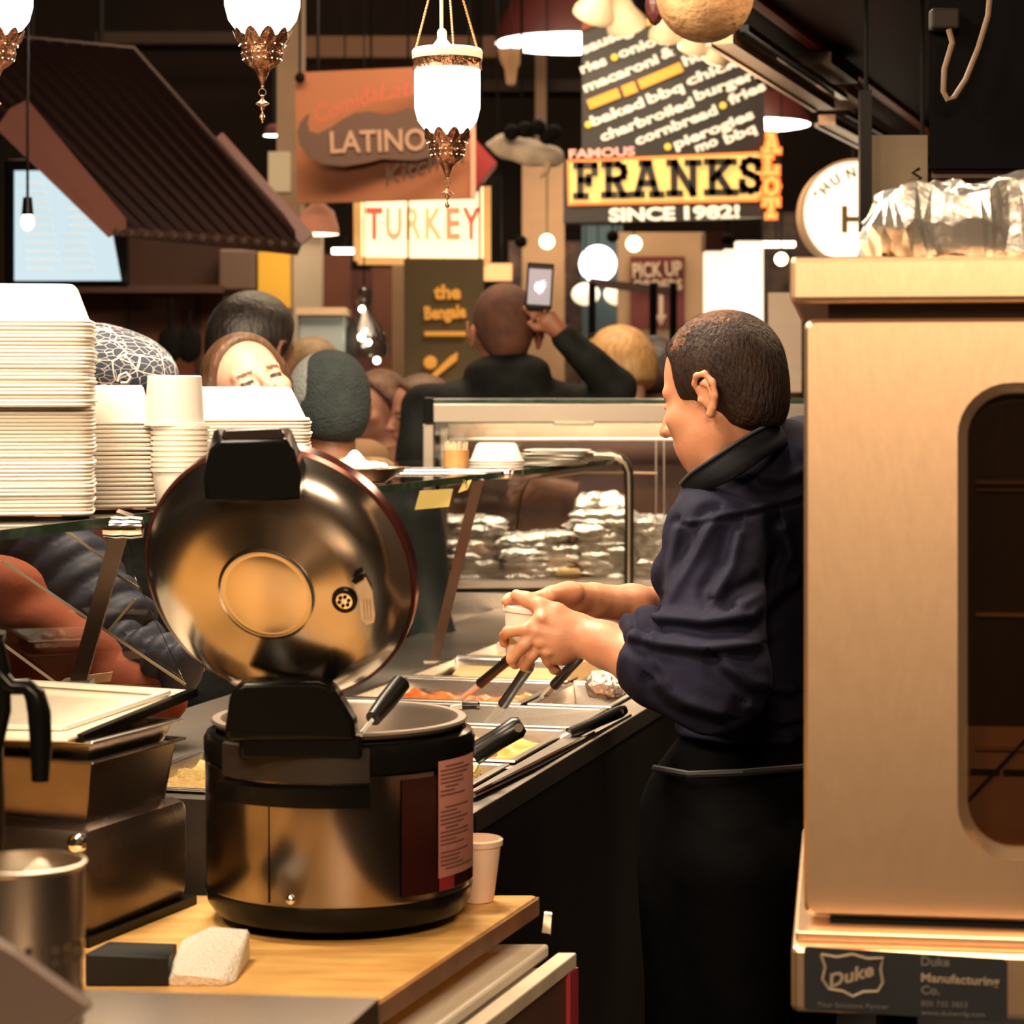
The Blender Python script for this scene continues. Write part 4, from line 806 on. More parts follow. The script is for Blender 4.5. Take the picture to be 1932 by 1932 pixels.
# foam clamshells
def clam(wx, wy, hh):
    b = MB(); rs_ = []
    def ring(w, d, z, r):
        out = []
        for cx, cy, a0 in ((w / 2 - r, d / 2 - r, 0), (-w / 2 + r, d / 2 - r, 90), (-w / 2 + r, -d / 2 + r, 180), (w / 2 - r, -d / 2 + r, 270)):
            for a in (0, 30, 60, 90): t = math.radians(a0 + a); out.append(b.bm.verts.new((cx + r * math.cos(t), cy + r * math.sin(t), z)))
        return out
    rs_ = [ring(wx - .014, wy - .014, -.001, .02), ring(wx, wy, 0, .02), ring(wx + .003, wy + .003, .002, .02), ring(wx, wy, .0042, .02), ring(wx - .012, wy - .012, .005, .02), ring(wx * .74, wy * .74, hh - .004, .025), ring(wx * .70, wy * .70, hh, .025)]
    for a, c_ in zip(rs_, rs_[1:]):
        n = len(a)
        for k in range(n): b.bm.faces.new((a[k], a[(k + 1) % n], c_[(k + 1) % n], c_[k]))
    b.bm.faces.new(rs_[-1])
    return b
def clam_stack(x, D, zbase, n, pitch, wx, wy, hh, grp, where, rot, seed):
    random.seed(seed); c = P(x, 0, D); c.z = zbase; base = None
    for i in range(n):
        if base is None:
            b = clam(wx, wy, hh); base = b.build('foam_container', FOAM, smooth=True); 
            for v in base.data.vertices: pass
            base.location = c; base.rotation_euler.z = rot; o = base; base.data.transform(Matrix.Identity(4))
            sh = Vector((0, 0, 0))
        else:
            o = base.copy(); COL.objects.link(o); o.location = Vector((c.x + random.uniform(-.002, .002), c.y + random.uniform(-.002, .002), c.z + pitch * i)); o.rotation_euler.z = rot + random.uniform(-.012, .012)
        pos = 'topmost' if i == n - 1 else ('lowest' if i == 0 else 'inside')
        tag(o, ('white foam container nested inside the %s' % where) if pos == 'inside' else ('white foam container, %s of the %s' % (pos, where)), 'foam container', grp)
clam_stack(60, 3.15, GZ + .004, 28, .0051, .165, .15, .05, 'foam containers in the lower left stack', 'lower tall left stack', .15, 1)
clam_stack(58, 3.13, GZ + .148, 23, .0050, .165, .15, .052, 'foam containers in the upper left stack', 'upper tall left stack', .13, 2)
clam_stack(205, 3.35, GZ + .004, 20, .0062, .13, .13, .055, 'foam containers in the short stack', 'short stack behind the steamer lid', .2, 3)
clam_stack(458, 3.55, GZ + .004, 24, .0052, .205, .16, .052, 'foam containers behind the lid', 'stack behind the black lid handle', .08, 4)
cc = P(340, 0, 3.3); cc.z = GZ
bw = tag(MB().lathe([(0, 0), (.030, 0), (.0325, .003), (.0385, .055), (.0415, .056), (.0415, .0605), (.0385, .0605), (.0315, .005), (0, .004)], cc, 40).build('foam_bowl', FOAM, smooth=True), 'deep white foam bowl, lowest of the bowl stack behind the lid', 'bowl', 'deep foam bowls')
for i in range(1, 9): copy_thing(bw, (0, 0, .0075 * i), 'deep white foam bowl nested upright in the bowl stack behind the lid')
tag(MB().lathe([(0, .071), (.036, .071), (.038, .069), (.0415, .005), (.043, .004), (.043, 0), (.039, 0), (.035, .066), (0, .068)], cc + Vector((-.008, 0, .1205)), 40).build('foam_bowl', FOAM, smooth=True), 'deep white foam bowl turned upside down, topmost of the bowl stack', 'bowl')

# ------------------------------------------------------------------ cooker
KC = P(641, 0, 2.95); KC.z = 0; BZ = H - .66
rc = thing('rice_cooker', (KC.x, KC.y, BZ), 'big steel rice cooker with lid opened upright on the wooden board', 'rice cooker')
def K(l): return [(r, z) for r, z in l]
R0 = .168; ZT = H - .418
MB().lathe([(0, BZ), (.12, BZ), (.135, BZ + .012), (.158, BZ + .016), (.166, BZ + .028), (.1685, BZ + .045), (.166, BZ + .047)], KC, 64).build('base', BLK, rc, smooth=True)
REDP = mat('cooker_red_reflection', (.035, .007, .006), .2, .3, noise_s=6, noise_amt=.3); REDS = mat('cooker_bright_reflection', (.26, .02, .03), .3)  # red reflection on the steel body put into these two colours
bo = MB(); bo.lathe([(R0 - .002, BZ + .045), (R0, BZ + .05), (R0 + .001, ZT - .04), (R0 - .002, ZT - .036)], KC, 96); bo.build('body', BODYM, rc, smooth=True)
MB().lathe([(R0 + .0015, BZ + .055), (R0 + .0025, BZ + .056), (R0 + .003, ZT - .046), (R0 + .001, ZT - .045)], KC, 24, a0=math.radians(-60), a1=math.radians(-8)).build('side_panel', REDP, rc, smooth=True)  # added sector that carries the dark part of the red reflection
MB().lathe([(R0 + .0032, BZ + .056), (R0 + .0036, BZ + .057), (R0 + .004, ZT - .047), (R0 + .0035, ZT - .046)], KC, 8, a0=math.radians(-41), a1=math.radians(-31)).build('red_reflection', REDS, rc, smooth=True)
MB().lathe([(R0 - .004, ZT - .038), (R0 + .003, ZT - .036), (R0 + .003, ZT - .012), (R0 - .001, ZT - .004), (R0 - .008, ZT - .001), (R0 - .012, ZT - .004), (R0 - .014, ZT - .02)], KC, 72).build('top_ring', BLK, rc, smooth=True)
POTM = mat('inner_pot', (.42, .34, .28), .35, .8, noise_s=8, noise_amt=.15)
MB().lathe([(.158, ZT + .004), (.162, ZT + .009), (.16, ZT + .012), (.150, ZT + .012), (.146, ZT + .006), (.144, ZT - .16), (.11, ZT - .175), (0, ZT - .175)], KC, 72).build('inner_pot', POTM, rc, smooth=True)
cr = KC + Vector((0, 0, ZT - .05)); S = SDF(.006); 
for i in range(40): a = random.uniform(0, 6.28); r = random.uniform(0, .12); S.ell(cr + Vector((r * math.cos(a), r * math.sin(a), random.uniform(-.01, .006))), (.03, .03, .014), k=.01)
tag(S.build('cooked_rice', mat('rice', (.82, .72, .58), .6, bump=.9, bump_s=220)), 'white rice inside the open cooker', 'rice', None, 'stuff')
# label plate, seam and fittings on the body
def cyl(a_deg, z, r=R0 + .004): a = math.radians(a_deg); return KC + Vector((r * math.cos(a), r * math.sin(a), z))
MB().lathe([(R0 + .0045, BZ + .072), (R0 + .005, BZ + .073), (R0 + .005, BZ + .213), (R0 + .0045, BZ + .214)], KC, 12, a0=math.radians(-42), a1=math.radians(-12)).build('rating_label', mat('label_pink', (.46, .19, .15), .6), rc, smooth=True)
m = MB()
for i in range(26):
    z = BZ + .206 - i * .0050; a0 = -41 + (0 if i % 5 else 3); a1 = a0 + random.uniform(9, 24)
    if 7 < i < 10 or i == 20: continue
    m.lathe([(R0 + .0052, z), (R0 + .0056, z + .0002), (R0 + .0056, z + .0018), (R0 + .0052, z + .002)], KC, 8, a0=math.radians(a0), a1=math.radians(min(a1, -15)))
m.build('label_print', mat('print_dark', (.13, .05, .04), .6), rc)
m = MB(); m.bar(cyl(-116, BZ + .05, R0 + .001), cyl(-116, ZT - .06, R0 + .001), .0012); m.build('seam', BLKR, rc)
MB().ball(cyl(-106, BZ + .056, R0 + .001), .006, 3, (1, .7, 1)).build('screw', CHROME, rc, smooth=True)
MB().lathe([(R0 + .001, BZ + .166), (R0 + .012, BZ + .168), (R0 + .013, BZ + .190), (R0 + .001, BZ + .194)], KC, 30, a0=math.radians(-141), a1=math.radians(-74)).build('drip_tray', BLK, rc, smooth=True)
MB().lathe([(R0 + .001, BZ + .196), (R0 + .006, BZ + .197), (R0 + .006, BZ + .236), (R0 + .001, BZ + .238)], KC, 30, a0=math.radians(-141), a1=math.radians(-74)).build('rear_recess', mat('recess_black', (.02, .015, .012), .35), rc, smooth=True)
yo = KC.y - R0
for x0, x1 in ((455, 690),): 
    MB().hull([P(x, y, D) for D, xs_, ys_ in ((yo - .012, (452, 682), (1388, 1428)), (yo + .05, (450, 690), (1386, 1430))) for x in xs_ for y in ys_]).build('hinge_block', BLK, rc, bevel=.004, smooth=True)
hl = [(425, 1398), (424, 1372), (432, 1318), (440, 1298), (458, 1287), (600, 1285), (622, 1292), (634, 1306), (652, 1335), (668, 1362), (672, 1398)]
MB().slab([P(x, y, yo - .018) for x, y in hl], (0, .055, 0)).build('hinge_cover', BLK, rc, bevel=.006, smooth=True)
tag(MB().slab([P(668, 1385, yo - .01), P(684, 1382, yo - .01), P(684, 1390, yo - .01), P(668, 1392, yo - .01)], (0, .01, 0)).build('hinge_pin', CHROME, rc))
# lid
ln = Vector((-.20, -.90, -.36)).normalized(); lc = P(518, 1098, 2.80)
ux = Vector((1, 0, 0)); ux = (ux - ln * ux.dot(ln)).normalized(); uy = ln.cross(ux).normalized()
LM = Matrix.Translation(lc) @ Matrix((ux, uy, ln)).transposed().to_4x4(); lr = .166
lid = MB().lathe([(0, .0372), (.02, .0369), (.04, .0358), (.050, .0348), (.0530, .0344), (.0545, .0352), (.0565, .0352), (.0580, .0338), (.061, .0328), (.10, .0272), (.13, .0195), (.148, .010), (.158, -.004), (lr, -.016)], seg=96, M=LM).build('lid', LIDM, rc, smooth=True, ang=60)
MB().lathe([(lr, -.015), (lr + .004, -.018), (lr + .004, -.034), (lr - .002, -.04), (lr - .01, -.04)], seg=96, M=LM).build('lid_rim', mat('lid_rim_reflection', (.11, .03, .022), .2, .6), lid, smooth=True)  # red reflection on the steel rim put into its colour
MB().lathe([(lr - .006, -.03), (.1, -.028), (0, -.027)], seg=64, M=LM).build('lid_inner_plate', STEELD, lid, smooth=True)
def lidpt(x, y, off=0):       # a point on the lid face seen at pixel x, y
    o = Vector((0, 0, H)); d = P(x, y, 1) - o; t = (lc + ln * .03 - o).dot(ln) / d.dot(ln); return o + d * t + ln * off
vp = lidpt(650, 1133, .0); VM = Matrix.Translation(vp) @ Matrix((ux, uy, ln)).transposed().to_4x4()
MB().lathe([(.0145, -.006), (.0155, .001), (.0150, .003), (.011, .003), (.010, .0)], seg=32, M=VM).build('vent_ring', BLK, lid, smooth=True)
MB().lathe([(.010, .0), (.010, .002), (0, .0025)], seg=24, M=VM).build('vent_cap', CHROME, lid, smooth=True)
m = MB()
for k in range(6): a = k * math.pi / 3 + .3; m.lathe([(0, .0036), (.0023, .0034), (.0023, .001)], seg=10, M=VM @ Matrix.Translation((.006 * math.cos(a), .006 * math.sin(a), 0)))
m.build('vent_holes', BLKR, lid)
sp = [(664, 1095), (672, 1084), (686, 1080), (688, 1090), (672, 1100)]
MB().slab([lidpt(x, y, .002) for x, y in sp], ln * .001).build('dark_sticker', BLKR, lid)
sp = [(667, 1100), (690, 1090), (703, 1115), (708, 1160), (706, 1174), (692, 1178), (682, 1168), (678, 1130)]
MB().slab([lidpt(x, y, -.001) for x, y in sp], ln * .0022).build('sticker', mat('sticker_tan', (.58, .42, .27), .5, noise_s=60, noise_amt=.15), lid)
m = MB()
for x in (688, 694, 700): m.bar(lidpt(x - 2, 1130, .0018), lidpt(x + 1, 1168, .0018), .0006)
m.build('sticker_print', mat('print_brown', (.3, .18, .1), .6), lid)
fr = [(388, 946), (384, 905), (388, 875), (395, 848), (417, 830), (540, 828), (556, 850), (568, 900), (565, 944), (480, 950)]
D0 = 2.66
MB().hull([P(x, y, D0) for x, y in fr] + [P(x + 4, y - 4, D0 + .09) for x, y in ((386, 930), (386, 860), (400, 812), (545, 812), (574, 880), (570, 930))]).build('lid_handle', BLK, lid, bevel=.006, smooth=True)
MB().hull([P(x, y, D0 + .005) for x, y in ((416, 832), (420, 812), (530, 808), (542, 832))] + [P(x, y, D0 + .075) for x, y in ((420, 830), (426, 806), (545, 806), (574, 868))]).build('handle_latch', mat('black_gloss', (.02, .014, .012), .12), lid, bevel=.004, smooth=True)
# ------------------------------------------------------------------ board station
VX = 2441; sb = .335; th2 = math.atan(sb); B2 = Matrix.Rotation(-th2, 4, 'Z'); cs2, sn2 = math.cos(th2), math.sin(th2)
def Q(a, D, z): return Vector((a + sb * D, D, z))         # a: offset of a line of the station, D its depth
def qbox(mb, a0, a1, D0, D1, z0, z1):                      # sheared only by construction: ends square to the picture
    return mb.slab([Q(a0, D0, z0), Q(a1, D0, z0), Q(a1, D1, z0), Q(a0, D1, z0)], (0, 0, z1 - z0))
ws = thing('work_station', Q(-1.3, 2.4, 0), 'low prep station with red corner post under the wooden board', 'prep station')
m = MB(); qbox(m, -2.1, -1.09, 2.2, 2.96, .05, .70); m.build('cabinet', mat('station_dark', (.03, .02, .017), .5), ws)
m = MB(); qbox(m, -2.1, -.99, 2.2, 2.965, .70, .757); qbox(m, -2.1, -1.1, 2.2, 2.965, .757, BZ - .03); m.build('steel_deck', STEELD, ws)
Xa, Xb = (1052 - 966) * 3.02 / F, (1088 - 966) * 3.02 / F; aa, ab = Xa - sb * 3.02, Xb - sb * 3.02; hb = (1797 - YH) * 3.02 / F
m = MB(); qbox(m, aa, ab, 2.2, 3.02, H - hb - .02, H - hb); m.build('rail_cap', mat('rail_cream', (.75, .62, .45), .4, noise_s=12, noise_amt=.2), ws, bevel=.002)
m = MB(); qbox(m, aa + .004, ab - .004, 2.2, 3.015, .05, H - hb - .02); m.build('rail_side', mat('rail_side_brown', (.10, .045, .03), .4), ws)
m = MB(); qbox(m, ab - .016, ab + .001, 2.99, 3.024, .05, H - hb - .02); m.build('corner_post', mat('post_red', (.36, .03, .035), .4), ws)
m = MB(); qbox(m, aa - .03, aa - .004, 2.2, 3.0, H - hb - .035, H - hb - .015); m.build('lower_channel', STEELD, ws)
wb = thing('butcher_block', Q(-1.3, 2.5, BZ - .04), 'worn butcher block board under the rice cooker', 'board')
m = MB(); qbox(m, -2.0, -.997, 2.2, 3.08, BZ - .024, BZ); m.build('top', [WOOD], wb, bevel=.006)
m = MB(); qbox(m, -.9965, -.994, 2.2, 3.075, BZ - .026, BZ - .004); qbox(m, -2.0, -.997, 3.078, 3.084, BZ - .026, BZ - .004); m.build('dark_edge', WOODE, wb)
cbw = thing('white_cutting_board', Q(-1.0, 2.5, H - .72 - .02), 'long white plastic cutting board beside the butcher block', 'cutting board')
Xr = (1036 - 966) * 3.06 / F - sb * 3.06
m = MB(); qbox(m, -1.09, Xr, 2.2, 3.06, H - .72 - .018, H - .72); m.build('board', mat('white_plastic_board', (.97, .88, .74), .5, noise_s=9, col2=(.93, .80, .62), bump=.05, bump_s=60), cbw, bevel=.004)
tag(MB().hull([P(x, y, D) for D in (3.08, 3.1) for x, y in ((1025, 1718), (1044, 1720), (1040, 1768), (1020, 1764))]).build('steel_latch', CHROME, bevel=.003), 'shiny little steel latch at the end of the white cutting board', 'latch')
cup = thing('foam_cup', (P(900, 0, 3.04).x, 3.04, BZ), 'white foam cup standing right of the rice cooker', 'cup')
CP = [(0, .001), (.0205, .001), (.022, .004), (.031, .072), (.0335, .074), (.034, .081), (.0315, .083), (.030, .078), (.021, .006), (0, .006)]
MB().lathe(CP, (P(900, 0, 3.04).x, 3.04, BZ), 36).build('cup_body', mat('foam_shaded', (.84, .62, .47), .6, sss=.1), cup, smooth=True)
# towel, black block
S = SDF(.005); tw = mat('terry_towel', (.86, .78, .66), .95, bump=.8, bump_s=260)
a1, a2, a3, a4 = P(325, 1835, 2.30), P(352, 1772, 2.42), P(462, 1752, 2.42), P(432, 1845, 2.30)
def dsp(v): 
    out = v.copy()
    for i in range(len(v)): out[i] += np.array(noise.noise_vector(Vector(v[i] * 14))) * .004
    return out
tz = BZ
def tq(x, y, D, dz=0): q = P(x, y, D); q.z += dz; return q
b = bmesh.new()
lo_ = [P(306, 1860, 2.604), P(424, 1860, 2.604), P(444, 1855, 2.616), P(472, 1812, 2.722), P(360, 1812, 2.722)]; hi_ = [P(325, 1836, 2.60), P(420, 1846, 2.60), P(440, 1835, 2.63), P(471, 1752, 2.72), P(345, 1772, 2.72)]
tag(MB().hull(lo_ + hi_ + [P(400, 1746, 2.72)]).build('folded_towel', tw, bevel=.006), 'folded white terry towel on the butcher block', 'towel'); b.free()
tag(MB().hull([P(x, y, 2.60) for x, y in ((160, 1800), (318, 1806), (320, 1861), (160, 1861))] + [P(x, y, 2.74) for x, y in ((205, 1776), (334, 1780), (334, 1805), (205, 1805))]).build('sharpening_block', mat('block_black', (.011, .011, .009), .6, spec=.2, noise_s=14, noise_amt=.3), bevel=.004), 'black rectangular block left of the white towel', 'block')
# ------------------------------------------------------------------ pans and warmer at lower left
W0 = Vector((P(160, 0, 2.8).x, 2.8, 0)); WX = Vector((-.93, .37, 0)).normalized(); WY = Vector((.37, .93, 0)).normalized()
def WMx(z): return Matrix.Translation((W0.x, W0.y, z)) @ Matrix((-WX, WY, Vector((0, 0, 1)))).transposed().to_4x4()   # local x: to the right along the front, y: away
ZR = H - (1437 - YH) * 2.8 / F
wm = thing('food_warmer', (W0.x - .15, W0.y + .1, BZ), 'dark steel countertop warmer under the stacked pans', 'food warmer')
zt = H - (1560 - YH) * 2.8 / F
MB().box((-.2, .115, (zt + BZ + .008) / 2), (.42, .25, zt - BZ - .008), WMx(0), bevel=.018).build('housing', mat('warmer_steel', (.16, .12, .095), .28, .85, noise_s=5, noise_amt=.4), wm, smooth=True)
MB().box((-.2, .115, BZ + .006), (.43, .26, .012), WMx(0)).build('base', BLK, wm)
o = MB().lathe([(0, .012), (.008, .01), (.011, .004), (.012, 0)], seg=20, M=Matrix.Translation(P(145, 1592, 2.73)) @ Matrix.Rotation(math.pi / 2, 4, 'X')).build('knob', CHROME, wm, smooth=True)
def wpan(z, depth, lb, inset=0, m_=STEELD):
    return pan(0 + inset, .225 - inset, -.42 + inset, 0.012 - inset, lb, z=z, depth=depth, name='steam_pan', grp=None, m_=m_, M=WMx(0))
wpan(ZR, ZR - zt - .004, 'deep steel pan standing on the warmer', 0, mat('pan_dark', (.26, .20, .165), .26, .95, noise_s=6, noise_amt=.35))
wpan(ZR + .024, .028, 'clear-rimmed upper pan of chopped vegetables nested in the deep steel pan', .003, STEEL)
S_ = [(.80, .66, .3), (.7, .62, .2), (.85, .75, .5), (.55, .5, .12)]
for i in range(34):
    q = WMx(ZR + .012) @ Vector((random.uniform(-.36, -.03), random.uniform(.03, .19), 0)); M = Matrix.Rotation(random.uniform(0, 3), 4, (1, random.random(), .3))
    tag(MB().box((0, 0, 0), (.026, .018, .012), Matrix.Translation(q) @ M, bevel=.003).build('vegetable_chunk', mat('veg_%d' % (i % 4), S_[i % 4], .4)), 'pale chopped vegetable chunk in the lidded pan', 'vegetable', 'chopped vegetables')
ld = thing('pan_lid', P(150, 1340, 2.95), 'clear plastic lid resting tilted on the vegetable pan', 'lid')
LDM = mat('frosted_lid', (.72, .64, .5), .16, spec=.8, noise_s=3, noise_amt=.15)
lp = [P(-120, 1270, 3.1), P(363, 1301, 3.06), P(128, 1393, 2.78), P(-160, 1385, 2.80)]
MB().slab(lp, (0, 0, -.006)).build('sheet', LDM, ld, bevel=.003)
lp2 = [P(-100, 1284, 3.06), P(318, 1310, 3.02), P(120, 1378, 2.82), P(-140, 1372, 2.83)]; m = MB()
for i in range(4): m.bar(lp2[i] + Vector((0, 0, .003)), lp2[(i + 1) % 4] + Vector((0, 0, .003)), .008, .005)
m.build('raised_rim', mat('lid_rim_white', (.85, .78, .66), .25), ld)
MB().bar(P(366, 1306, 3.05), P(150, 1394, 2.8), .012, .010).build('dark_gasket', BLK, ld)
# pitcher with black handle
pi_ = thing('steel_pitcher', P(-60, 1500, 2.35), 'steel pitcher cut by the left edge with curved black handle', 'pitcher')
c = P(-95, 0, 2.35); MB().lathe([(0, 1.02), (.05, 1.02), (.055, 1.05), (.052, 1.24), (.056, 1.26), (.05, 1.26), (.047, 1.05), (0, 1.03)], (c.x, c.y, 0), 36).build('body', BLK, pi_, smooth=True)
hp = [P(-12, 1262, 2.3), P(20, 1296, 2.3), P(50, 1296, 2.3), P(66, 1312, 2.3), P(74, 1345, 2.3), P(77, 1400, 2.3), P(76, 1474, 2.3)]
MB().tube(hp, [.010, .0085, .0085, .0105, .0115, .011, .0085], 14).build('handle', BLK, pi_, smooth=True)
MB().tube([P(-4, 1210, 2.3), P(4, 1260, 2.3), P(6, 1340, 2.3), P(-8, 1420, 2.3)], [.006, .008, .008, .006], 14).build('grip', BLK, pi_, smooth=True)
# perforated utensil holder
ut = thing('utensil_holder', P(48, 1860, 1.95), 'perforated steel utensil cylinder at lower left', 'utensil holder')
uc = P(48, 0, 1.95); ur = 110 * 1.95 / F; z1 = H - (1626 - YH) * 1.95 / F; z0 = H - (1990 - YH) * 1.95 / F
b = MB(); n = 26; nr = 13; dz = (z1 - .03 - z0) / nr
def up(a, z, r=ur): return (uc.x + r * math.cos(a), uc.y + r * math.sin(a), z)
for i in range(n):
    a0, a1 = 2 * math.pi * i / n, 2 * math.pi * (i + 1) / n; am = (a0 + a1) / 2
    for j in range(nr):
        zb = z0 + j * dz; zm = zb + dz / 2; hole = j in (4, 5, 8, 9)
        if not hole: b.bm.faces.new([b.bm.verts.new(up(*q)) for q in ((a0, zb), (a1, zb), (a1, zb + dz), (a0, zb + dz))]); continue
        outer = [(a0, zb), (am, zb), (a1, zb), (a1, zm), (a1, zb + dz), (am, zb + dz), (a0, zb + dz), (a0, zm)]; rr = dz * .42; ra = rr / ur
        inner = [(am + ra * math.cos(t), zm + rr * math.sin(t)) for t in [math.radians(225 + 45 * k) for k in range(8)]]
        vo = [b.bm.verts.new(up(*q)) for q in outer]; vi = [b.bm.verts.new(up(*q)) for q in inner]
        for k in range(8): b.bm.faces.new((vo[k], vo[(k + 1) % 8], vi[(k + 1) % 8], vi[k]))
b.lathe([(ur, z1 - .03), (ur, z1 - .004), (ur + .002, z1 - .002), (ur + .002, z1), (ur - .001, z1 + .0005), (ur - .002, z1 - .03)], (uc.x, uc.y, 0), 52)
b.build('perforated_wall', mat('holder_steel', (.80, .68, .55), .25, 1, noise_s=4, noise_amt=.2), ut, smooth=True, weld=True)
MB().lathe([(0, z0 + .002), (ur, z0 + .002), (ur, z0)], (uc.x, uc.y, 0), 40).build('bottom', STEELD, ut)
for i, (dx, dy, lean, col) in enumerate(((-.008, .0, .02, (.8, .7, .58)), (.012, .012, -.01, (.75, .7, .6)), (-.02, .02, .012, (.7, .6, .5)))):
    a = Vector((uc.x + dx, uc.y + dy, z0 + .01)); t = a + Vector((lean, 0, z1 - z0 - .022 - .01 * i)); m = MB(); m.bar(a, t, .010, .003); m.ball(t, .011, 2, (1, .3, 1.4))
    tag(m.build('table_spoon', mat('spoon_%d' % i, col, .35), smooth=True), ('white plastic spoon standing in the perforated cylinder', 'pale spoon at the right inside the perforated cylinder', 'pale spoon at the back inside the perforated cylinder')[i], 'spoon')
# foreground steel
stt = thing('steel_worktop', P(400, 1932, 2.0), 'blurred steel worktop in the foreground at bottom left', 'worktop')
zt2 = P(0, 1882, 2.1).z
m = MB(); m.slab([P(-400, 1850, 2.12), P(716, 1882, 2.1), P(716, 1882, 2.1) + Vector((-.17, -.75, 0)), P(-400, 1850, 2.12) + Vector((0, -.8, 0))], (0, 0, -.03)); m.build('top', mat('worktop_steel', (.5, .42, .35), .25, 1, noise_s=3, noise_amt=.3), stt, bevel=.002)
m = MB(); e1 = P(716, 1882, 2.1); m.slab([e1 + Vector((-.002, 0, -.031)), e1 + Vector((-.17, -.75, -.031)), e1 + Vector((-.17, -.75, -1.15)), e1 + Vector((-.002, 0, -1.15))], (-.02, 0, 0)); m.build('side', DARK, stt)
MB().slab([P(-400, 1850, 2.12) + Vector((0, -.01, -.031)), P(716, 1882, 2.1) + Vector((-.01, -.01, -.031)), P(716, 1882, 2.1) + Vector((-.01, -.01, -1.15)), P(-400, 1850, 2.12) + Vector((0, -.01, -1.15))], (0, -.02, 0)).build('back_panel', DARK, stt)
tag(MB().slab([P(-60, 1745, 1.7), P(30, 1795, 1.7), P(100, 1845, 1.7), P(178, 1900, 1.7), P(60, 1990, 1.7), P(-60, 1990, 1.7)], (-.005, .02, 0)).build('metal_tray', mat('tray_dark_steel', (.12, .085, .07), .5, .6), bevel=.003), 'blurred sloping metal sheet at the bottom left corner', 'tray')
# ------------------------------------------------------------------ ladles and spoons in the pans
HB = mat('handle_black', (.008, .007, .006), .3, spec=.35)
def utensil(nm, hx, hy, fx, fy, bx, by, lb, w=.012, Dl=None, cat='serving spoon', bowl=True, dD=(0, 0, 0), shaft=mat('bright_shaft', (.85, .80, .70), .32, .55)):
    D = (.60 * F / (by - YH)) if Dl is None else Dl; a, f_, e = P(hx, hy, D + dD[0]), P(fx, fy, D + dD[1]), P(bx, by, D + dD[2])
    o = thing(nm, e, lb, cat); MB().tube([a, a.lerp(f_, .1), a.lerp(f_, .5), a.lerp(f_, .95), f_], [w * .55, w * .8, w * .72, w * .78, w * .8], 12).build('handle', HB, o, smooth=True)
    MB().bar(f_, e, .014, .006).build('shaft', shaft, o)
    if bowl: MB().lathe([(0, -.018), (.018, -.012), (.028, .002), (.026, .002), (.016, -.009), (0, -.014)], e, 24).build('bowl', STEEL, o, smooth=True)
    MB().lathe([(0, -.001), (w * .3, -.001), (w * .3, .001), (0, .001)], seg=10, M=Matrix.Translation(a.lerp(f_, .07) + Vector((0, -w * .8, 0))) @ Matrix.Rotation(math.pi / 2, 4, 'X')).build('hang_hole', STEELD, o)
    return o
utensil('serving_spoon', 970, 1236, 906, 1290, 840, 1342, 'black-handled spoon at far left under the server hands', .0125, dD=(-.12, -.05, 0))
utensil('serving_spoon', 1002, 1252, 950, 1328, 895, 1395, 'black-handled spoon crossing the red stew pan', .0125, dD=(-.2, -.1, 0))
utensil('serving_spoon', 1098, 1234, 1046, 1293, 992, 1352, 'black-handled spoon under the server wrist', .0125, dD=(-.15, -.08, 0))
utensil('serving_spoon', 1180, 1338, 1074, 1385, 958, 1448, 'long steel spoon with black handle lying over the orange curry', .0135, dD=(.1, .05, 0))
utensil('serving_ladle', 1214, 1300, 1166, 1328, 1130, 1345, 'copper-toned ladle with black handle near the server apron', .012, dD=(-.02, 0, 0), cat='ladle', shaft=mat('copper_steel', (.5, .25, .15), .25, .9))
utensil('serving_spoon', 985, 1366, 893, 1424, 868, 1445, 'thick black pan handle pointing out behind the rice cooker', .021, Dl=3.3, cat='pan handle', bowl=False)
utensil('serving_spoon', 905, 1332, 872, 1332, 850, 1336, 'short black handle tip at the edge of the pot', .009, Dl=3.5, bowl=False)
m = MB(); 
tg = thing('serving_tongs', P(1040, 1440, 3.6), 'long steel tongs lying along the counter edge', 'tongs')
for dy in (0, 9): MB().tube([P(1188, 1350 + dy * .4, 4.05), P(1090, 1402 + dy * .6, 3.72), P(1000, 1448 + dy, 3.45), P(893, 1500 + dy, 3.2)], [.004, .006, .006, .004], 8).build('arm', (CHROME, BLK)[dy > 0], tg, smooth=True)
rp = thing('rice_paddle', P(700, 1365, 2.9), 'black rice paddle standing in the open cooker', 'rice paddle')
MB().tube([P(762, 1280, 2.96), P(757, 1288, 2.955), P(728, 1325, 2.93), P(704, 1356, 2.9)], [.006, .0125, .0125, .010], 14).build('handle', HB, rp, smooth=True)
MB().bar(P(704, 1356, 2.9), P(660, 1410, 2.9), .03, .004).build('blade', PAPER, rp); MB().bar(P(752, 1292, 2.94), P(742, 1305, 2.935), .004, .003).build('slot', STEELD, rp)
# ------------------------------------------------------------------ oven
OC = Vector((P(1515, 0, 2.42).x, 2.42, 0)); OA = math.radians(8); OM = Matrix.Translation(OC) @ Matrix.Rotation(-OA, 4, 'Z')
def oz(y): return H - (y - YH) * 2.42 / F
def ox(x): return (x - 1515) * 2.42 / F * .985
ov = thing('convection_oven', (OC.x + .35, OC.y, oz(1885)), 'large blurred steel convection oven filling the right edge', 'oven')
WO = .72
b = MB(); b.box((ox(1490) + WO / 2, .30, (oz(485) + oz(572)) / 2), (WO, .62, oz(485) - oz(572)), OM, bevel=.006); b.build('top_hood', OVENM, ov)
b = MB(); b.box((ox(1535) + WO / 2, .31, (oz(560) + oz(1740)) / 2), (WO - .03, .55, oz(560) - oz(1740)), OM); 
bodyo = b.build('cavity', mat('oven_inside', (.035, .022, .015), .5), ov)
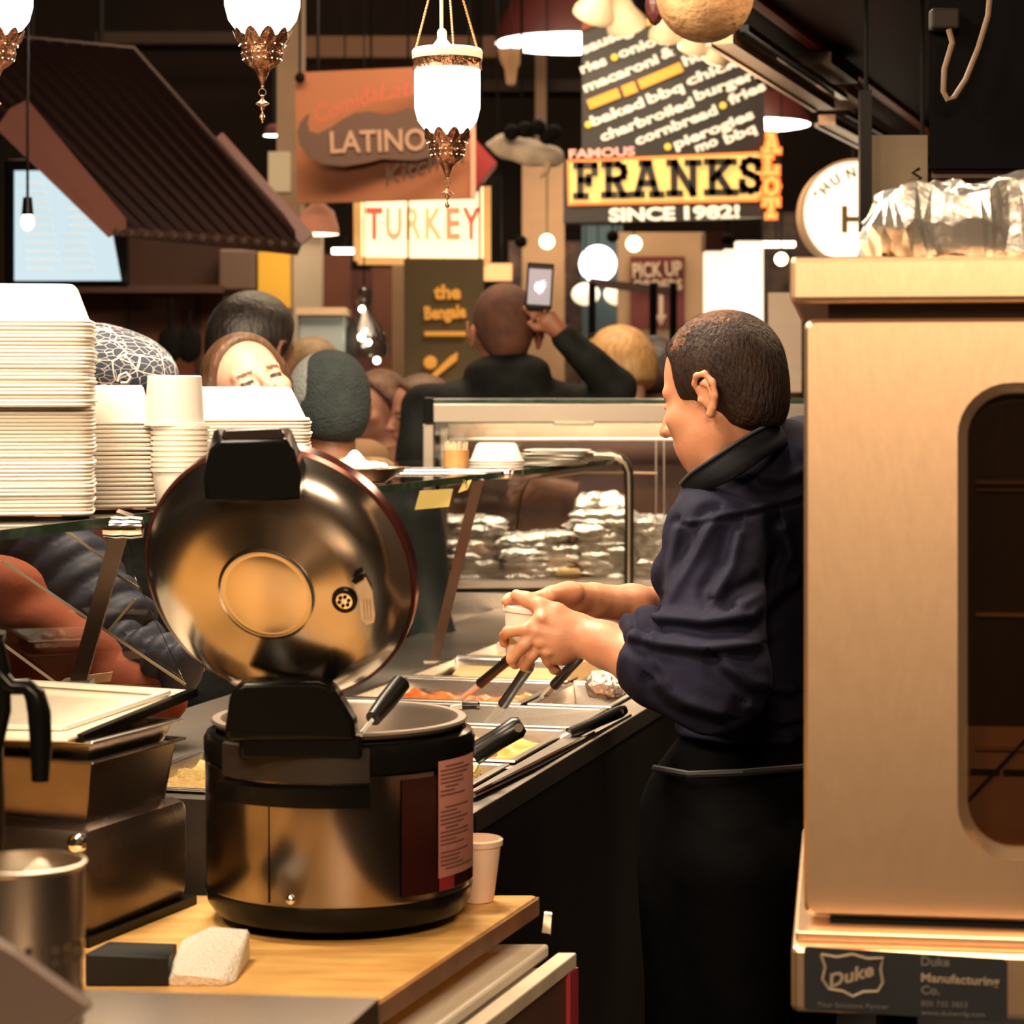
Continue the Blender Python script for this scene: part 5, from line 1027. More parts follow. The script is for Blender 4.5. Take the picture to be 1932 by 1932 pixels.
# door: rounded window opening
def rr(x0, z0, x1, z1, r, n=8):
    out = []
    for cx, cz, a0 in ((x1 - r, z1 - r, 0), (x0 + r, z1 - r, 90), (x0 + r, z0 + r, 180), (x1 - r, z0 + r, 270)):
        for k in range(n + 1): t = math.radians(a0 + 90 * k / n); out.append((cx + r * math.cos(t), cz + r * math.sin(t)))
    return out
x0, x1 = ox(1517), ox(1517) + WO - .01; z0, z1 = oz(1728), oz(602); wx0, wx1, wz0, wz1 = ox(1806), ox(1806) + .42, oz(1612), oz(722)
b = MB(); oo = rr(x0, z0, x1, z1, .012); oi = rr(wx0, wz0, wx1, wz1, .055); of_ = rr(x0 + .004, z0 + .004, x1 - .004, z1 - .004, .010); ob = rr(wx0 + .012, wz0 + .012, wx1 - .012, wz1 - .012, .045)
def rv(l, y): return [b.bm.verts.new(OM @ Vector((x, y, z))) for x, z in l]
rgs = [rv(oo, .035), rv(oo, .004), rv(of_, 0), rv(oi, 0), rv([(x + (.003 if x < (wx0 + wx1) / 2 else -.003), z) for x, z in oi], .002), rv(ob, .022), rv(ob, .035)]
for a, c_ in zip(rgs, rgs[1:]):
    for k in range(len(a)): b.bm.faces.new((a[k], a[(k + 1) % len(a)], c_[(k + 1) % len(a)], c_[k]))
dr = b.build('door', OVENM, ov, smooth=True, ang=25)
b = MB(); b.bm.faces.new([b.bm.verts.new(OM @ Vector((x, .02, z))) for x, z in ob]); b.build('window', glass_mat('oven_glass', (.42, .32, .24), 1.0, .03, .03), dr)
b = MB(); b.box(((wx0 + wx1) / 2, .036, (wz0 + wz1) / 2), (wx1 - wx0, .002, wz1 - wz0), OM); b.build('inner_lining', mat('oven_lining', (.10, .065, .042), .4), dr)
lit = mat('rack_lit', (.75, .48, .2), .25, .8)  # light and shade on the racks put into their colours
for y, nm, mm_, h_ in ((910, 'rack', mat('rack_shaded', (.12, .06, .035), .4), .004), (925, 'rack', mat('rack_shaded', (.12, .06, .035), .4), .002), (1160, 'rack', lit, .004), (1412, 'rack', lit, .005)):
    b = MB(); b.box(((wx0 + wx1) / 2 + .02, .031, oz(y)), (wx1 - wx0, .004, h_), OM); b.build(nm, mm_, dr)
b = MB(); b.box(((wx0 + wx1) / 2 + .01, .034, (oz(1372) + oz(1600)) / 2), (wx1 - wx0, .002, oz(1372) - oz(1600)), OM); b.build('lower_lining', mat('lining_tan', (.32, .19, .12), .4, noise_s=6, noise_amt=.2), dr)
b = MB(); 
for x_ in (1828, 1890, 1950): b.box((ox(x_) + .018, .032, oz(1458)), (.03, .003, .006), OM)
b.build('lining_slots', BLKR, dr)
b = MB(); b.bar(OM @ Vector((ox(1826), .03, oz(1515))), OM @ Vector((ox(1960), .03, oz(1370))), .003); b.build('probe_wire', BLKR, dr)
b = MB(); b.box((ox(1502) + WO / 2, .28, (oz(1738) + oz(1762)) / 2), (WO, .64, oz(1738) - oz(1758)), OM, bevel=.002); b.build('base_ledge', OVENM, ov)
b = MB(); b.box((ox(1530) + WO / 2, .30, oz(1737)), (WO - .04, .6, .006), OM); b.build('base_gap', BLKR, ov)
b = MB(); b.box((ox(1500) + WO / 2, .27, (oz(1760) + oz(1882)) / 2), (WO + .005, .66, oz(1760) - oz(1882)), OM, bevel=.006); base = b.build('base_box', OVENM, ov)
yb = -.0605 + .0; 
def on(x, y, d=0): return OM @ Vector((ox(x), -.061 - d, oz(y)))
nv = -(OM.to_3x3() @ Vector((0, 1, 0)))
b = MB(); b.slab([on(*q) for q in ((1519, 1763), (1524, 1759), (1885, 1770), (1891, 1776), (1891, 1878), (1886, 1884), (1524, 1875), (1519, 1870))], nv * .002); pl_ = b.build('name_plate', mat('plate_navy', (.012, .014, .018), .45), base)
PR = mat('plate_print', (.26, .20, .14), .5); PRD = mat('plate_print_dim', (.11, .10, .09), .5)
sh = [(1550, 1772), (1580, 1776), (1608, 1770), (1636, 1777), (1664, 1775), (1660, 1795), (1664, 1820), (1655, 1836), (1628, 1838), (1609, 1847), (1590, 1838), (1565, 1835), (1553, 1818), (1558, 1795), (1550, 1772)]
b = MB(); b.tube([on(x, y, .003) for x, y in sh], .0016, 6, False); b.build('shield_emblem', PR, pl_)
def ot(s, x0, x1, y, h, m_, y1=None, bold=0, shear=0): return text(s, on(x0, y, .003), on(x1, y1 or y, .003), h * 2.42 / F, m_, pl_, bold=bold, shear=shear, th=.001, normal=nv)
ot('Duke', 1566, 1650, 1832, 24, PR, 1806, .03, .3); ot('Duke', 1734, 1786, 1786, 17, PRD, None, .02); ot('Manufacturing', 1734, 1876, 1815, 16, PR, 1818, .02); ot('Co.', 1734, 1768, 1838, 16, PRD, None, .02)
ot('800 735 3853', 1734, 1818, 1860, 10, PRD); ot('www.dukemfg.com', 1734, 1850, 1876, 9, PRD); ot('Your Solutions Partner', 1543, 1675, 1868, 9, PRD)
for dx, dy in ((.10, .05), (.62, .05), (.10, .5), (.62, .5)):
    b = MB(); q = OM @ Vector((dx, dy, 0)); b.lathe([(.02, oz(1882)), (.018, oz(1882) - .1), (.014, .0), (0, 0)], (q.x, q.y, 0), 20); b.build('leg', BLK, ov, smooth=True)
# things under the oven seen between its legs
tag(MB().box((.62, 2.75, .62), (.5, .3, .04), bevel=.004).build('under_shelf', mat('shelf_amber', (.55, .30, .13), .4, .4)), 'amber steel shelf just below the oven', 'shelf')
# foil tray on the oven
ft = thing('foil_covered_tray', OM @ Vector((.3, .15, oz(478))), 'foil covered tray on top of the oven', 'tray')
b = MB(); b.hull([OM @ Vector((x, y, z)) for x, y, z in [(ox(1672), .05, oz(480)), (ox(1672), .4, oz(480)), (.7, .05, oz(480)), (.7, .4, oz(480)), (ox(1690), .03, oz(420)), (ox(1690), .42, oz(420)), (.72, .03, oz(420)), (.72, .42, oz(420))]]); b.build('tray', mat('tray_foil_tan', (.6, .42, .28), .35, .8, bump=.3, bump_s=40), ft)
q = OM @ Vector((.40, .22, oz(424))); fo = crumple('foil_cover', q, (.66, .44, .105), 300, mat('foil_bright', (.9, .86, .8), .3, .9, bump=.4, bump_s=30), amp=.016, rotz=-OA, n=64, fr=26, pw=.22); mw = fo.matrix_basis.copy()
fo.parent = ft; fo.matrix_parent_inverse = WM[ft.name].inverted()
# ------------------------------------------------------------------ people
def axes(yaw_f, pitch, roll=0):
    """forward (x,y) direction, pitch down -> forward, left, up"""
    f = Vector((yaw_f[0], yaw_f[1], 0)).normalized(); l = Vector((0, 0, 1)).cross(f); f2 = (f * math.cos(pitch) - Vector((0, 0, 1)) * math.sin(pitch)).normalized(); u = f2.cross(l).normalized()
    if roll: Rr = Matrix.Rotation(roll, 3, f2); l = Rr @ l; u = Rr @ u
    return f2, l, u
def head(S, C, ax, s=1.0, ears=True, h=.003):
    f, l, u = ax
    def p(a, b, c): return C + (f * a + l * b + u * c) * s
    A = (f, l, u)
    S.ell(p(-.004, 0, .004), (.096 * s, .076 * s, .088 * s), A, k=.01)
    S.ell(p(.036, 0, -.052), (.056 * s, .056 * s, .082 * s), A, k=.03 * s)
    S.ell(p(.030, 0, -.088), (.052 * s, .050 * s, .042 * s), A, k=.03 * s)
    S.ell(p(.073, 0, -.117), (.019 * s, .022 * s, .016 * s), A, k=.02 * s)
    for sg in (-1, 1):
        S.cap(p(.086, .010 * sg, -.018), p(.076, .044 * sg, -.014), .010 * s, .009 * s, .014 * s)
        S.ell(p(.066, .040 * sg, -.056), (.024 * s, .024 * s, .022 * s), A, k=.02 * s)
        S.ell(p(.098, .032 * sg, -.034), (.012 * s, .017 * s, .011 * s), A, k=.010 * s, op='s')
        S.ell(p(.079, .032 * sg, -.036), (.0125 * s, .0135 * s, .0125 * s), A, k=.003 * s)
        S.cap(p(.089, .020 * sg, -.031), p(.086, .045 * sg, -.033), .0040 * s, .0035 * s, .004 * s)
        S.cap(p(.089, .021 * sg, -.044), p(.085, .043 * sg, -.044), .0030 * s, .003 * s, .004 * s)
        S.ell(p(.105, .013 * sg, -.068), (.010 * s, .008 * s, .008 * s), A, k=.006 * s)
        S.ell(p(.103, .0075 * sg, -.0755), (.006 * s, .0035 * s, .004 * s), A, k=.003 * s, op='s')
    S.chain([p(.090, 0, -.022), p(.104, 0, -.048), p(.118, 0, -.066)], [.008 * s, .009 * s, .0105 * s], .008 * s)
    S.cap(p(.102, 0, -.074), p(.098, 0, -.088), .005 * s, .005 * s, .006 * s)
    S.chain([p(.080, .024, -.095), p(.0945, .010, -.0915), p(.0955, 0, -.0925), p(.0945, -.010, -.0915), p(.080, -.024, -.095)], [.003 * s, .0055 * s, .006 * s, .0055 * s, .003 * s], .005 * s)
    S.chain([p(.079, .020, -.0995), p(.0915, .008, -.103), p(.0915, -.008, -.103), p(.079, -.020, -.0995)], [.003 * s, .0062 * s, .0062 * s, .003 * s], .005 * s)
    S.cap(p(.100, .017, -.0972), p(.100, -.017, -.0972), .0016 * s, .0016 * s, .002 * s, op='s')
    if ears:
        for sg in (-1, 1):
            def e(a, b, c): return p(a - .006, sg * (b + .004), c - .036)
            S.ell(e(-.004, .076, 0), (.016 * s, .007 * s, .026 * s), A, k=.006 * s)
            S.chain([e(.014, .074, .004), e(.014, .082, .020), e(.004, .088, .031), e(-.012, .091, .030), e(-.022, .091, .014), e(-.020, .088, -.006), e(-.010, .083, -.022), e(-.001, .079, -.030)],
                    [.0032 * s, .0040 * s, .0046 * s, .005 * s, .005 * s, .0046 * s, .0048 * s, .0072 * s], .004 * s)
            S.ell(e(.0, .088, .002), (.009 * s, .008 * s, .016 * s), A, k=.005 * s, op='s')
            S.chain([e(.002, .083, .018), e(-.010, .085, .012), e(-.012, .084, -.004), e(-.004, .080, -.012)], [.003 * s] * 4, .004 * s)
            S.ell(e(.012, .078, -.006), (.004 * s, .005 * s, .006 * s), A, k=.004 * s)
    return p
def hair_shell(C, ax, s, m_, parent, style, name='hair', h=.005):
    f, l, u = ax
    def p(a, b, c): return C + (f * a + l * b + u * c) * s
    A = (f, l, u); S = SDF(h); t = {'short': .009, 'buzz': .004, 'full': .018, 'long': .014, 'bob': .016, 'bun': .010}[style]
    S.ell(p(-.004, 0, .004), ((.096 + t) * s, (.076 + t) * s, (.088 + t) * s), A, k=.01)
    S.ell(p(-.045, 0, -.03), ((.055 + t) * s, (.060 + t) * s, (.075 + t) * s), A, k=.02)
    if style in ('long', 'bob'):
        dn = -.20 if style == 'long' else -.12
        S.cap(p(-.05, 0, -.02), p(-.06, 0, dn), .075 * s, .07 * s, .03)
        for sg in (-1, 1): S.cap(p(.0, .07 * sg, .0), p(-.0, .078 * sg, dn), .030 * s, .026 * s, .02)
    if style == 'bun': S.ell(p(-.08, 0, .08), (.035 * s, .035 * s, .035 * s), A, k=.01)
    S.half(p(.055, 0, .040), f * .85 - u * .55, .012)
    if style in ('short', 'buzz'):
        S.half(p(.010, 0, -.045), f * .62 - u * .78, .01)
        S.ell(p(.02, .082, -.05), (.026 * s, .03 * s, .036 * s), A, k=.01, op='s'); S.ell(p(.02, -.082, -.05), (.026 * s, .03 * s, .036 * s), A, k=.01, op='s')
        S.ell(p(.095, 0, -.02), (.055 * s, .11 * s, .065 * s), A, k=.02, op='s')
    elif style == 'full': S.ell(p(.10, 0, -.05), (.075 * s, .12 * s, .085 * s), A, k=.02, op='s'); S.half(p(-.04, 0, -.08), -u, .01)
    else: S.ell(p(.105, 0, -.05), (.085 * s, .062 * s, .10 * s), A, k=.02, op='s')
    return S.build(name, m_, parent)

# --- the server
SD = 3.6
def sp_(x, y, d=0): return P(x, y, SD + d)
ser = thing('person', (P(1440, 0, 3.72).x, 3.74, 0), 'man in dark navy rolled-sleeve shirt and black apron filling a foam cup', 'person')
hf = axes((-.85, .53), .24); HCt = sp_(1362, 704, .03); f_, l_, u_ = hf
S = SDF(.0028)
hp_ = head(S, HCt, hf)
neck0 = sp_(1395, 772, .04); neck1 = sp_(1428, 905, .09)
S.ell(hp_(.036, 0, -.092), (.054, .057, .046), hf, k=.03); S.cap(neck0, neck1, .060, .062, .03); S.cap(sp_(1330, 850, .03), sp_(1370, 930, .05), .028, .04, .03)
S.cap(sp_(1357, 790, -.02), sp_(1345, 900, -.01), .012, .012, .02)
shL, shR = sp_(1350, 1015, -.03), sp_(1540, 985, .32)
tc = sp_(1450, 1090, .17); fw = Vector((-.72, .69, 0)).normalized(); lf = Vector((0, 0, 1)).cross(fw); U = Vector((0, 0, 1))
S.ell(tc, (.11, .165, .22), (fw, lf, U), k=.04); S.ell(sp_(1440, 1330, .17), (.12, .155, .2), (fw, lf, U), k=.05)
# near arm
elL = sp_(1338, 1305, -.20); wrL = sp_(1092, 1194, -.09)
S.cap(shL, elL, .048, .034, .03); S.chain([elL, elL.lerp(wrL, .45), elL.lerp(wrL, .8), wrL], [.034, .043, .031, .0275], .02)
# far arm
elR = sp_(1400, 1165, .36); wrR = sp_(1118, 1133, .08)
S.cap(shR, elR, .048, .042, .03); S.chain([elR, elR.lerp(wrR, .3), elR.lerp(wrR, .75), wrR], [.042, .042, .030, .027], .02)
# near hand, back of the hand to the viewer
def hc(pts, r, k=.004): S.chain([sp_(x, y, d) for x, y, d in pts], r, k)
hc([(1092, 1194, -.09), (1060, 1182, -.095), (1022, 1165, -.10)], [.024, .019, .0125], .014)
hc([(1092, 1200, -.09), (1050, 1205, -.10), (1012, 1190, -.105)], [.024, .019, .0125], .014)
hc([(1090, 1208, -.09), (1055, 1220, -.095), (1018, 1213, -.10)], [.022, .017, .012], .014)
hc([(1088, 1214, -.085), (1060, 1232, -.09), (1032, 1232, -.09)], [.019, .015, .011], .014)
hc([(1022, 1165, -.10), (992, 1188, -.108), (958, 1192, -.095), (950, 1199, -.06)], [.0105, .0093, .0085, .0075])
hc([(1012, 1190, -.105), (990, 1216, -.108), (966, 1243, -.095), (972, 1254, -.06)], [.0105, .0095, .0088, .0078])
hc([(1018, 1213, -.10), (1004, 1236, -.10), (990, 1256, -.085), (998, 1260, -.055)], [.0102, .0092, .0085, .0076])
hc([(1032, 1232, -.09), (1034, 1247, -.088), (1046, 1263, -.075), (1052, 1267, -.06)], [.0095, .0082, .0075, .0068])
hc([(1080, 1180, -.085), (1050, 1157, -.09), (1020, 1143, -.085), (994, 1131, -.075), (974, 1122, -.065)], [.019, .0145, .0112, .0102, .0085], .010)
for a, b, r in (((1078, 1192), (1026, 1168), .0028), ((1078, 1202), (1016, 1192), .0028), ((1075, 1212), (1022, 1214), .0026)): S.cap(sp_(*a, -.113), sp_(*b, -.113), r, r, .008)
for x, y in ((1022, 1166), (1012, 1190), (1018, 1213), (1032, 1232)): S.ell(sp_(x, y, -.110), (.0075, .0075, .006), k=.006)
# far hand holding the cup from behind
hc([(1118, 1133, .08), (1085, 1130, .05), (1050, 1125, .02)], [.024, .021, .018], .014)
hc([(1112, 1125, .06), (1075, 1118, .02), (1040, 1122, -.01)], [.018, .015, .012], .012)
hc([(1085, 1118, .02), (1040, 1120, .0), (1000, 1132, -.02), (962, 1130, -.05), (955, 1134, -.06)], [.013, .011, .0098, .009, .0078], .006)
hc([(1060, 1135, .03), (1020, 1160, .01), (975, 1185, -.03), (952, 1212, -.055)], [.014, .011, .0095, .0085], .006)
hc([(1060, 1150, .04), (1015, 1180, .02), (985, 1215, -.01), (975, 1232, -.03)], [.013, .0105, .0092, .0082], .006)
hc([(1066, 1160, .05), (1030, 1195, .03), (1008, 1232, .0)], [.012, .0098, .008], .006)
FWv = f_
eyeL = hp_(.0865, .033, -.040); browL = hp_(.09, .032, -.014)
LIPM = mat('lip_skin', (.50, .20, .14), .45); BROWM = mat('brow_skin', (.10, .05, .03), .7); EYEM = mat('eyelid_line', (.05, .025, .02), .5)
def selm(c):
    d = c - np.array(HCt); a = d @ np.array(f_); b = d @ np.array(l_); z = d @ np.array(u_); r = np.zeros(len(c), int)
    r[(a > .078) & (np.abs(b) < .022) & (z < -.089) & (z > -.108)] = 1
    r[(a > .066) & (np.abs(b) > .016) & (np.abs(b) < .050) & (z > -.020 - (np.abs(b) - .03) * .1) & (z < -.012)] = 2
    r[(a > .072) & (np.abs(b) > .02) & (np.abs(b) < .046) & (np.abs(z + .0395) < .0018)] = 3
    return r
body = S.build('body', [SKIN, LIPM, BROWM, EYEM], ser, sel=selm)
# hair: shell and short strands
HM = mat('server_hair', (.010, .0055, .004), .6, spec=.2, noise_s=24, col2=(.028, .013, .008), bump=.7, bump_s=170, stretch=(1, 1, .25))
S = SDF(.003); A = (f_, l_, u_)
S.ell(hp_(-.004, 0, .004), (.102, .0815, .0935), A, k=.01); S.ell(hp_(-.040, 0, -.045), (.060, .063, .072), A, k=.02)
S.box(hp_(.155, 0, -.062), (.10, .15, .11), A, r=.03, k=.012, op='s')
S.box(hp_(.110, 0, -.150), (.10, .15, .11), A, r=.02, k=.010, op='s')
S.ell(hp_(-.004, .095, -.045), (.024, .032, .034), A, k=.006, op='s'); S.half(hp_(-.075, 0, -.105), -u_ * .9 + f_ * .25, .01)
def thin(c):
    d = c - np.array(HCt); a = d @ np.array(f_); b = d @ np.array(l_); z = d @ np.array(u_)
    n_ = np.array([noise.noise(Vector(q * 150)) for q in c]); e = ((a + .012) / .058) ** 2 + ((b - .022) / .040) ** 2 + ((z - .085) / .045) ** 2
    e2 = ((a - .030) / .022) ** 2 + ((b - .052) / .018) ** 2 + ((z - .058) / .035) ** 2
    return ((np.minimum(e, e2) + n_ * .9) < .75).astype(int)
vs_h, _q = S.arrays(); hair = S.build('hair', [HM, mat('thin_hair', (.16, .065, .03), .6, spec=.2, noise_s=70, col2=(.07, .03, .015), bump=.5, bump_s=170, stretch=(1, 1, .25))], ser, sel=thin)
b = MB(); rs2 = np.random.RandomState(3); idx = rs2.choice(len(vs_h), 5200)
for i in idx:
    v = Vector(vs_h[i]); d = v - HCt; n_ = d.normalized(); 
    comb = (-f_ * .55 + l_ * rs2.uniform(-.25, .25) - u_ * (.9 if d.dot(u_) < .05 else .15)); comb = (comb - n_ * comb.dot(n_)).normalized()
    L_ = rs2.uniform(.006, .014); w = comb.cross(n_) * .00035; t = v + comb * L_ + n_ * L_ * .28
    b.bm.faces.new([b.bm.verts.new(q) for q in (v - w, v + w, t)])
b.build('hair_strands', mat('server_strands', (.03, .014, .008), .6, spec=.25), hair)
tnc = hp_(-.02, .028, .098)
# shirt
S = SDF(.004)
S.ell(tc, (.132, .19, .20), (fw, lf, U), k=.04); S.ell(sp_(1448, 1300, .17), (.135, .175, .24), (fw, lf, U), k=.06)
S.cap(sp_(1430, 960, .10), shL, .085, .070, .05); S.cap(sp_(1450, 940, .12), shR, .09, .07, .05); S.ell(sp_(1500, 930, .16), (.11, .12, .09), (fw, lf, U), k=.05)
S.cap(sp_(1345, 985, .03), sp_(1300, 1090, .04), .05, .06, .04)
slv = sp_(1246, 1245, -.16)
S.cap(shL, sp_(1345, 1265, -.18), .074, .080, .04); S.cap(sp_(1345, 1280, -.19), sp_(1250, 1256, -.165), .080, .067, .03)
for t, r in ((0, .060), (1, .061)):   # rolled cuff
    c_ = sp_(1222 - 10 * t, 1232 - 2 * t, -.15); S.ell(c_, (.022, .058, .060), ((wrL - elL).normalized(), U.cross((wrL - elL)).normalized(), (wrL - elL).normalized().cross(U.cross((wrL - elL)).normalized())), k=.008)
dz_ = (wrL - elL).normalized()
S.cap(elL.lerp(wrL, .1), wrL, .052, .040, .006, op='s') if False else None
S.cap(shR, sp_(1430, 1150, .36), .075, .07, .04)
S.cap(sp_(1430, 1150, .36), sp_(1290, 1135, .28), .062, .056, .03)
S.cap(sp_(1440, 905, .12), sp_(1520, 880, .24), .075, .085, .04); S.cap(sp_(1375, 945, .03), sp_(1478, 880, .06), .07, .075, .03)
S.half(sp_(1440, 1560, .1), -U, .02)
S.cap(neck0, sp_(1405, 845, .05), .058, .060, .01, op='s')
S.chain([elL.lerp(wrL, .42), wrL], [.046, .040], .005, op='s')
FOLDS = [([(1208, 1150), (1250, 1161), (1330, 1170), (1420, 1160), (1498, 1095)], .013, 13), ([(1190, 1196), (1250, 1212), (1330, 1222), (1430, 1212)], .010, 12), ([(1345, 985), (1315, 1040), (1285, 1090), (1240, 1170)], .010, 12),
         ([(1278, 1000), (1264, 1060), (1255, 1110)], .009, 9), ([(1395, 1010), (1380, 1070), (1350, 1120)], .009, 12), ([(1480, 1000), (1490, 1050), (1465, 1105), (1400, 1140)], .011, 13), ([(1245, 1290), (1290, 1325), (1360, 1345)], .010, 13),
         ([(1225, 1185), (1238, 1240), (1262, 1285)], .004, 9), ([(1370, 1250), (1420, 1290), (1490, 1300)], .010, 14), ([(1290, 1385), (1380, 1402), (1490, 1395)], .010, 12), ([(1420, 1330), (1470, 1360), (1512, 1350)], .009, 12),
         ([(1300, 985), (1350, 975), (1430, 958), (1514, 935)], .004, 5), ([(1440, 900), (1470, 905), (1514, 890)], .007, 10)]
def wr(v):
    out = v.copy(); x = 966 + v[:, 0] * F / v[:, 1]; y = YH - (v[:, 2] - H) * F / v[:, 1]; tot = np.zeros(len(v))
    for pl_, amp, w in FOLDS:
        best = np.full(len(v), 1e9); sg = np.zeros(len(v))
        for (xa, ya), (xb, yb_) in zip(pl_, pl_[1:]):
            dx, dy = xb - xa, yb_ - ya; L2 = dx * dx + dy * dy; t = np.clip(((x - xa) * dx + (y - ya) * dy) / L2, 0, 1); d = np.hypot(x - xa - t * dx, y - ya - t * dy); sd = np.sign(dx * (y - ya) - dy * (x - xa)); m_ = d < best; best[m_] = d[m_]; sg[m_] = sd[m_]
        q = best * sg; tot += amp * (np.exp(-(q / w) ** 2) - .9 * np.exp(-((q - 1.9 * w) / (1.2 * w)) ** 2))
    face = np.clip((3.80 - v[:, 1]) / .12, 0, 1); tot *= face
    c0 = np.array(tc); d = v - c0; d[:, 2] *= .25; d /= np.linalg.norm(d, axis=1)[:, None]; d = d * .6 + np.array((0, -.8, .15))
    nz = np.array([noise.noise(Vector((q[0] * 11, q[1] * 11, q[2] * 20))) * .004 + noise.noise(Vector((q[0] * 26, q[1] * 26, q[2] * 34))) * .0022 for q in v])
    return out + d * (tot + nz)[:, None]
shirt = S.build('shirt', NAVY, ser, disp=wr)
# rolled cuff of the near sleeve
cn = Vector((.93, -.05, .30)).normalized(); cv = cn.cross(Vector((0, 1, 0))).normalized(); cw = cn.cross(cv); c0_ = elL.lerp(wrL, .60)
b = MB(); b.lathe([(.036, .004), (.046, .0), (.056, .003), (.0605, .010), (.0595, .018), (.0565, .021), (.0585, .024), (.0635, .029), (.066, .038), (.063, .050), (.056, .058), (.040, .060)], seg=64, M=Matrix.Translation(c0_) @ Matrix((cv, cw, cn)).transposed().to_4x4())
for v in b.bm.verts:
    q = v.co; v.co = q + (q - c0_).normalized() * (noise.noise(q * 34) * .005 + noise.noise(q * 70) * .002) + cn * noise.noise(q * 26 + Vector((4, 4, 4))) * .008
b.build('rolled_cuff', NAVY, shirt, smooth=True, ang=180)
# collar
b = MB(); ctop = [(1284, 914, .02), (1304, 893, -.03), (1345, 865, -.06), (1400, 829, -.06), (1448, 803, -.02), (1470, 797, .04)]; cbot = [(1300, 950, .01), (1330, 930, -.055), (1378, 905, -.095), (1430, 872, -.09), (1475, 845, -.035), (1494, 832, .04)]
far = [(1455, 806, .14), (1400, 838, .17), (1340, 876, .14)]; farb = [(1480, 850, .16), (1410, 890, .2), (1345, 925, .16)]
T_ = [sp_(*q) for q in ctop + far]; Bo = [sp_(*q) for q in cbot + farb]
def dense(l): 
    out = []
    for i in range(len(l) - 1):
        p0, p1, p2, p3 = l[max(i - 1, 0)], l[i], l[i + 1], l[min(i + 2, len(l) - 1)]
        for k in range(5): t = k / 5; out.append(.5 * ((2 * p1) + (p2 - p0) * t + (2 * p0 - 5 * p1 + 4 * p2 - p3) * t * t + (3 * p1 - p0 - 3 * p2 + p3) * t ** 3))
    return out + [l[-1]]
T_, Bo = dense(T_), dense(Bo); n = len(T_); g = []
for i in range(n):
    row = [T_[i].lerp(Bo[i], t) + (Vector((0, -.006, 0)) if 0 < t < 1 else Vector()) for t in (0, .33, .66, 1)]; g.append([b.bm.verts.new(q) for q in row])
for i in range(n - 1):
    for j in range(3): b.bm.faces.new((g[i][j], g[i + 1][j], g[i + 1][j + 1], g[i][j + 1]))
col_ = b.build('collar', mat('collar_dark', (.006, .006, .008), .8, spec=.1, bump=.15, bump_s=60), ser, smooth=True); md = col_.modifiers.new('s', 'SOLIDIFY'); md.thickness = .006; md.offset = -1
b = MB(); b.tube([q + Vector((0, -.004, .001)) for q in T_[:26]], .0028, 8); b.build('collar_edge', mat('collar_edge', (.05, .045, .055), .8), col_, smooth=True)
b = MB(); b.tube([sp_(1340, 986, -.115), sp_(1375, 975, -.10), sp_(1430, 962, -.06), sp_(1515, 938, .04)], .0018, 6); b.build('yoke_seam', mat('seam_navy', (.014, .014, .026), .8), shirt)
# apron and trousers
S = SDF(.007)
APR = mat('black_apron', (.0035, .0032, .0035), .85, spec=.04, noise_s=14, noise_amt=.3, bump=.2, bump_s=30)
S.ell(sp_(1440, 1500, .15), (.15, .19, .16), (fw, lf, U), k=.05); S.ell(sp_(1430, 1640, .15), (.15, .19, .2), (fw, lf, U), k=.06)
for px_, d in ((1385, -.0), (1480, .28)):
    k_ = sp_(px_, 2050, d); S.cap(sp_(px_ + 10, 1650, d), k_, .10, .075, .05); S.cap(k_, Vector((k_.x + .02, k_.y, .10)), .075, .058, .03)
S.cap(sp_(1300, 1540, .12), sp_(1300, 1950, .12), .06, .07, .08)
S.build('trousers_and_apron', APR, ser)
for px_, d in ((1385, 0), (1480, .28)):
    k_ = sp_(px_, 2050, d); S = SDF(.008); S.chain([Vector((k_.x + .05, k_.y, .04)), Vector((k_.x, k_.y, .045)), Vector((k_.x, k_.y, .045)) + fw * .14], [.038, .042, .036], .03); S.half((0, 0, .004), -U, .004); S.build('shoe', BLK, ser)
b = MB(); b.tube([sp_(1235, 1450, .06), sp_(1300, 1462, -.05), sp_(1400, 1458, -.06), sp_(1520, 1448, .0)], .006, 8); b.build('apron_string', mat('string_black', (.02, .018, .02), .6), ser, smooth=True)
# the cup he holds
c0, c1 = sp_(983, 1243, -.045), sp_(992, 1150, -.045); ax_ = (c1 - c0).normalized(); sx = ax_.cross(Vector((0, 1, 0))).normalized(); CM = Matrix.Translation(c0) @ Matrix((sx, ax_.cross(sx), ax_)).transposed().to_4x4()
hcup = thing('foam_cup', c0, 'white foam cup held between both hands of the server', 'cup')
MB().lathe([(0, 0), (.0215, 0), (.023, .003), (.0315, .070), (.0345, .072), (.0352, .079), (.033, .081), (.031, .076), (.022, .005), (0, .005)], seg=40, M=CM).build('cup_body', mat('foam_cup_white', (.86, .74, .64), .6, sss=.12), hcup, smooth=True)

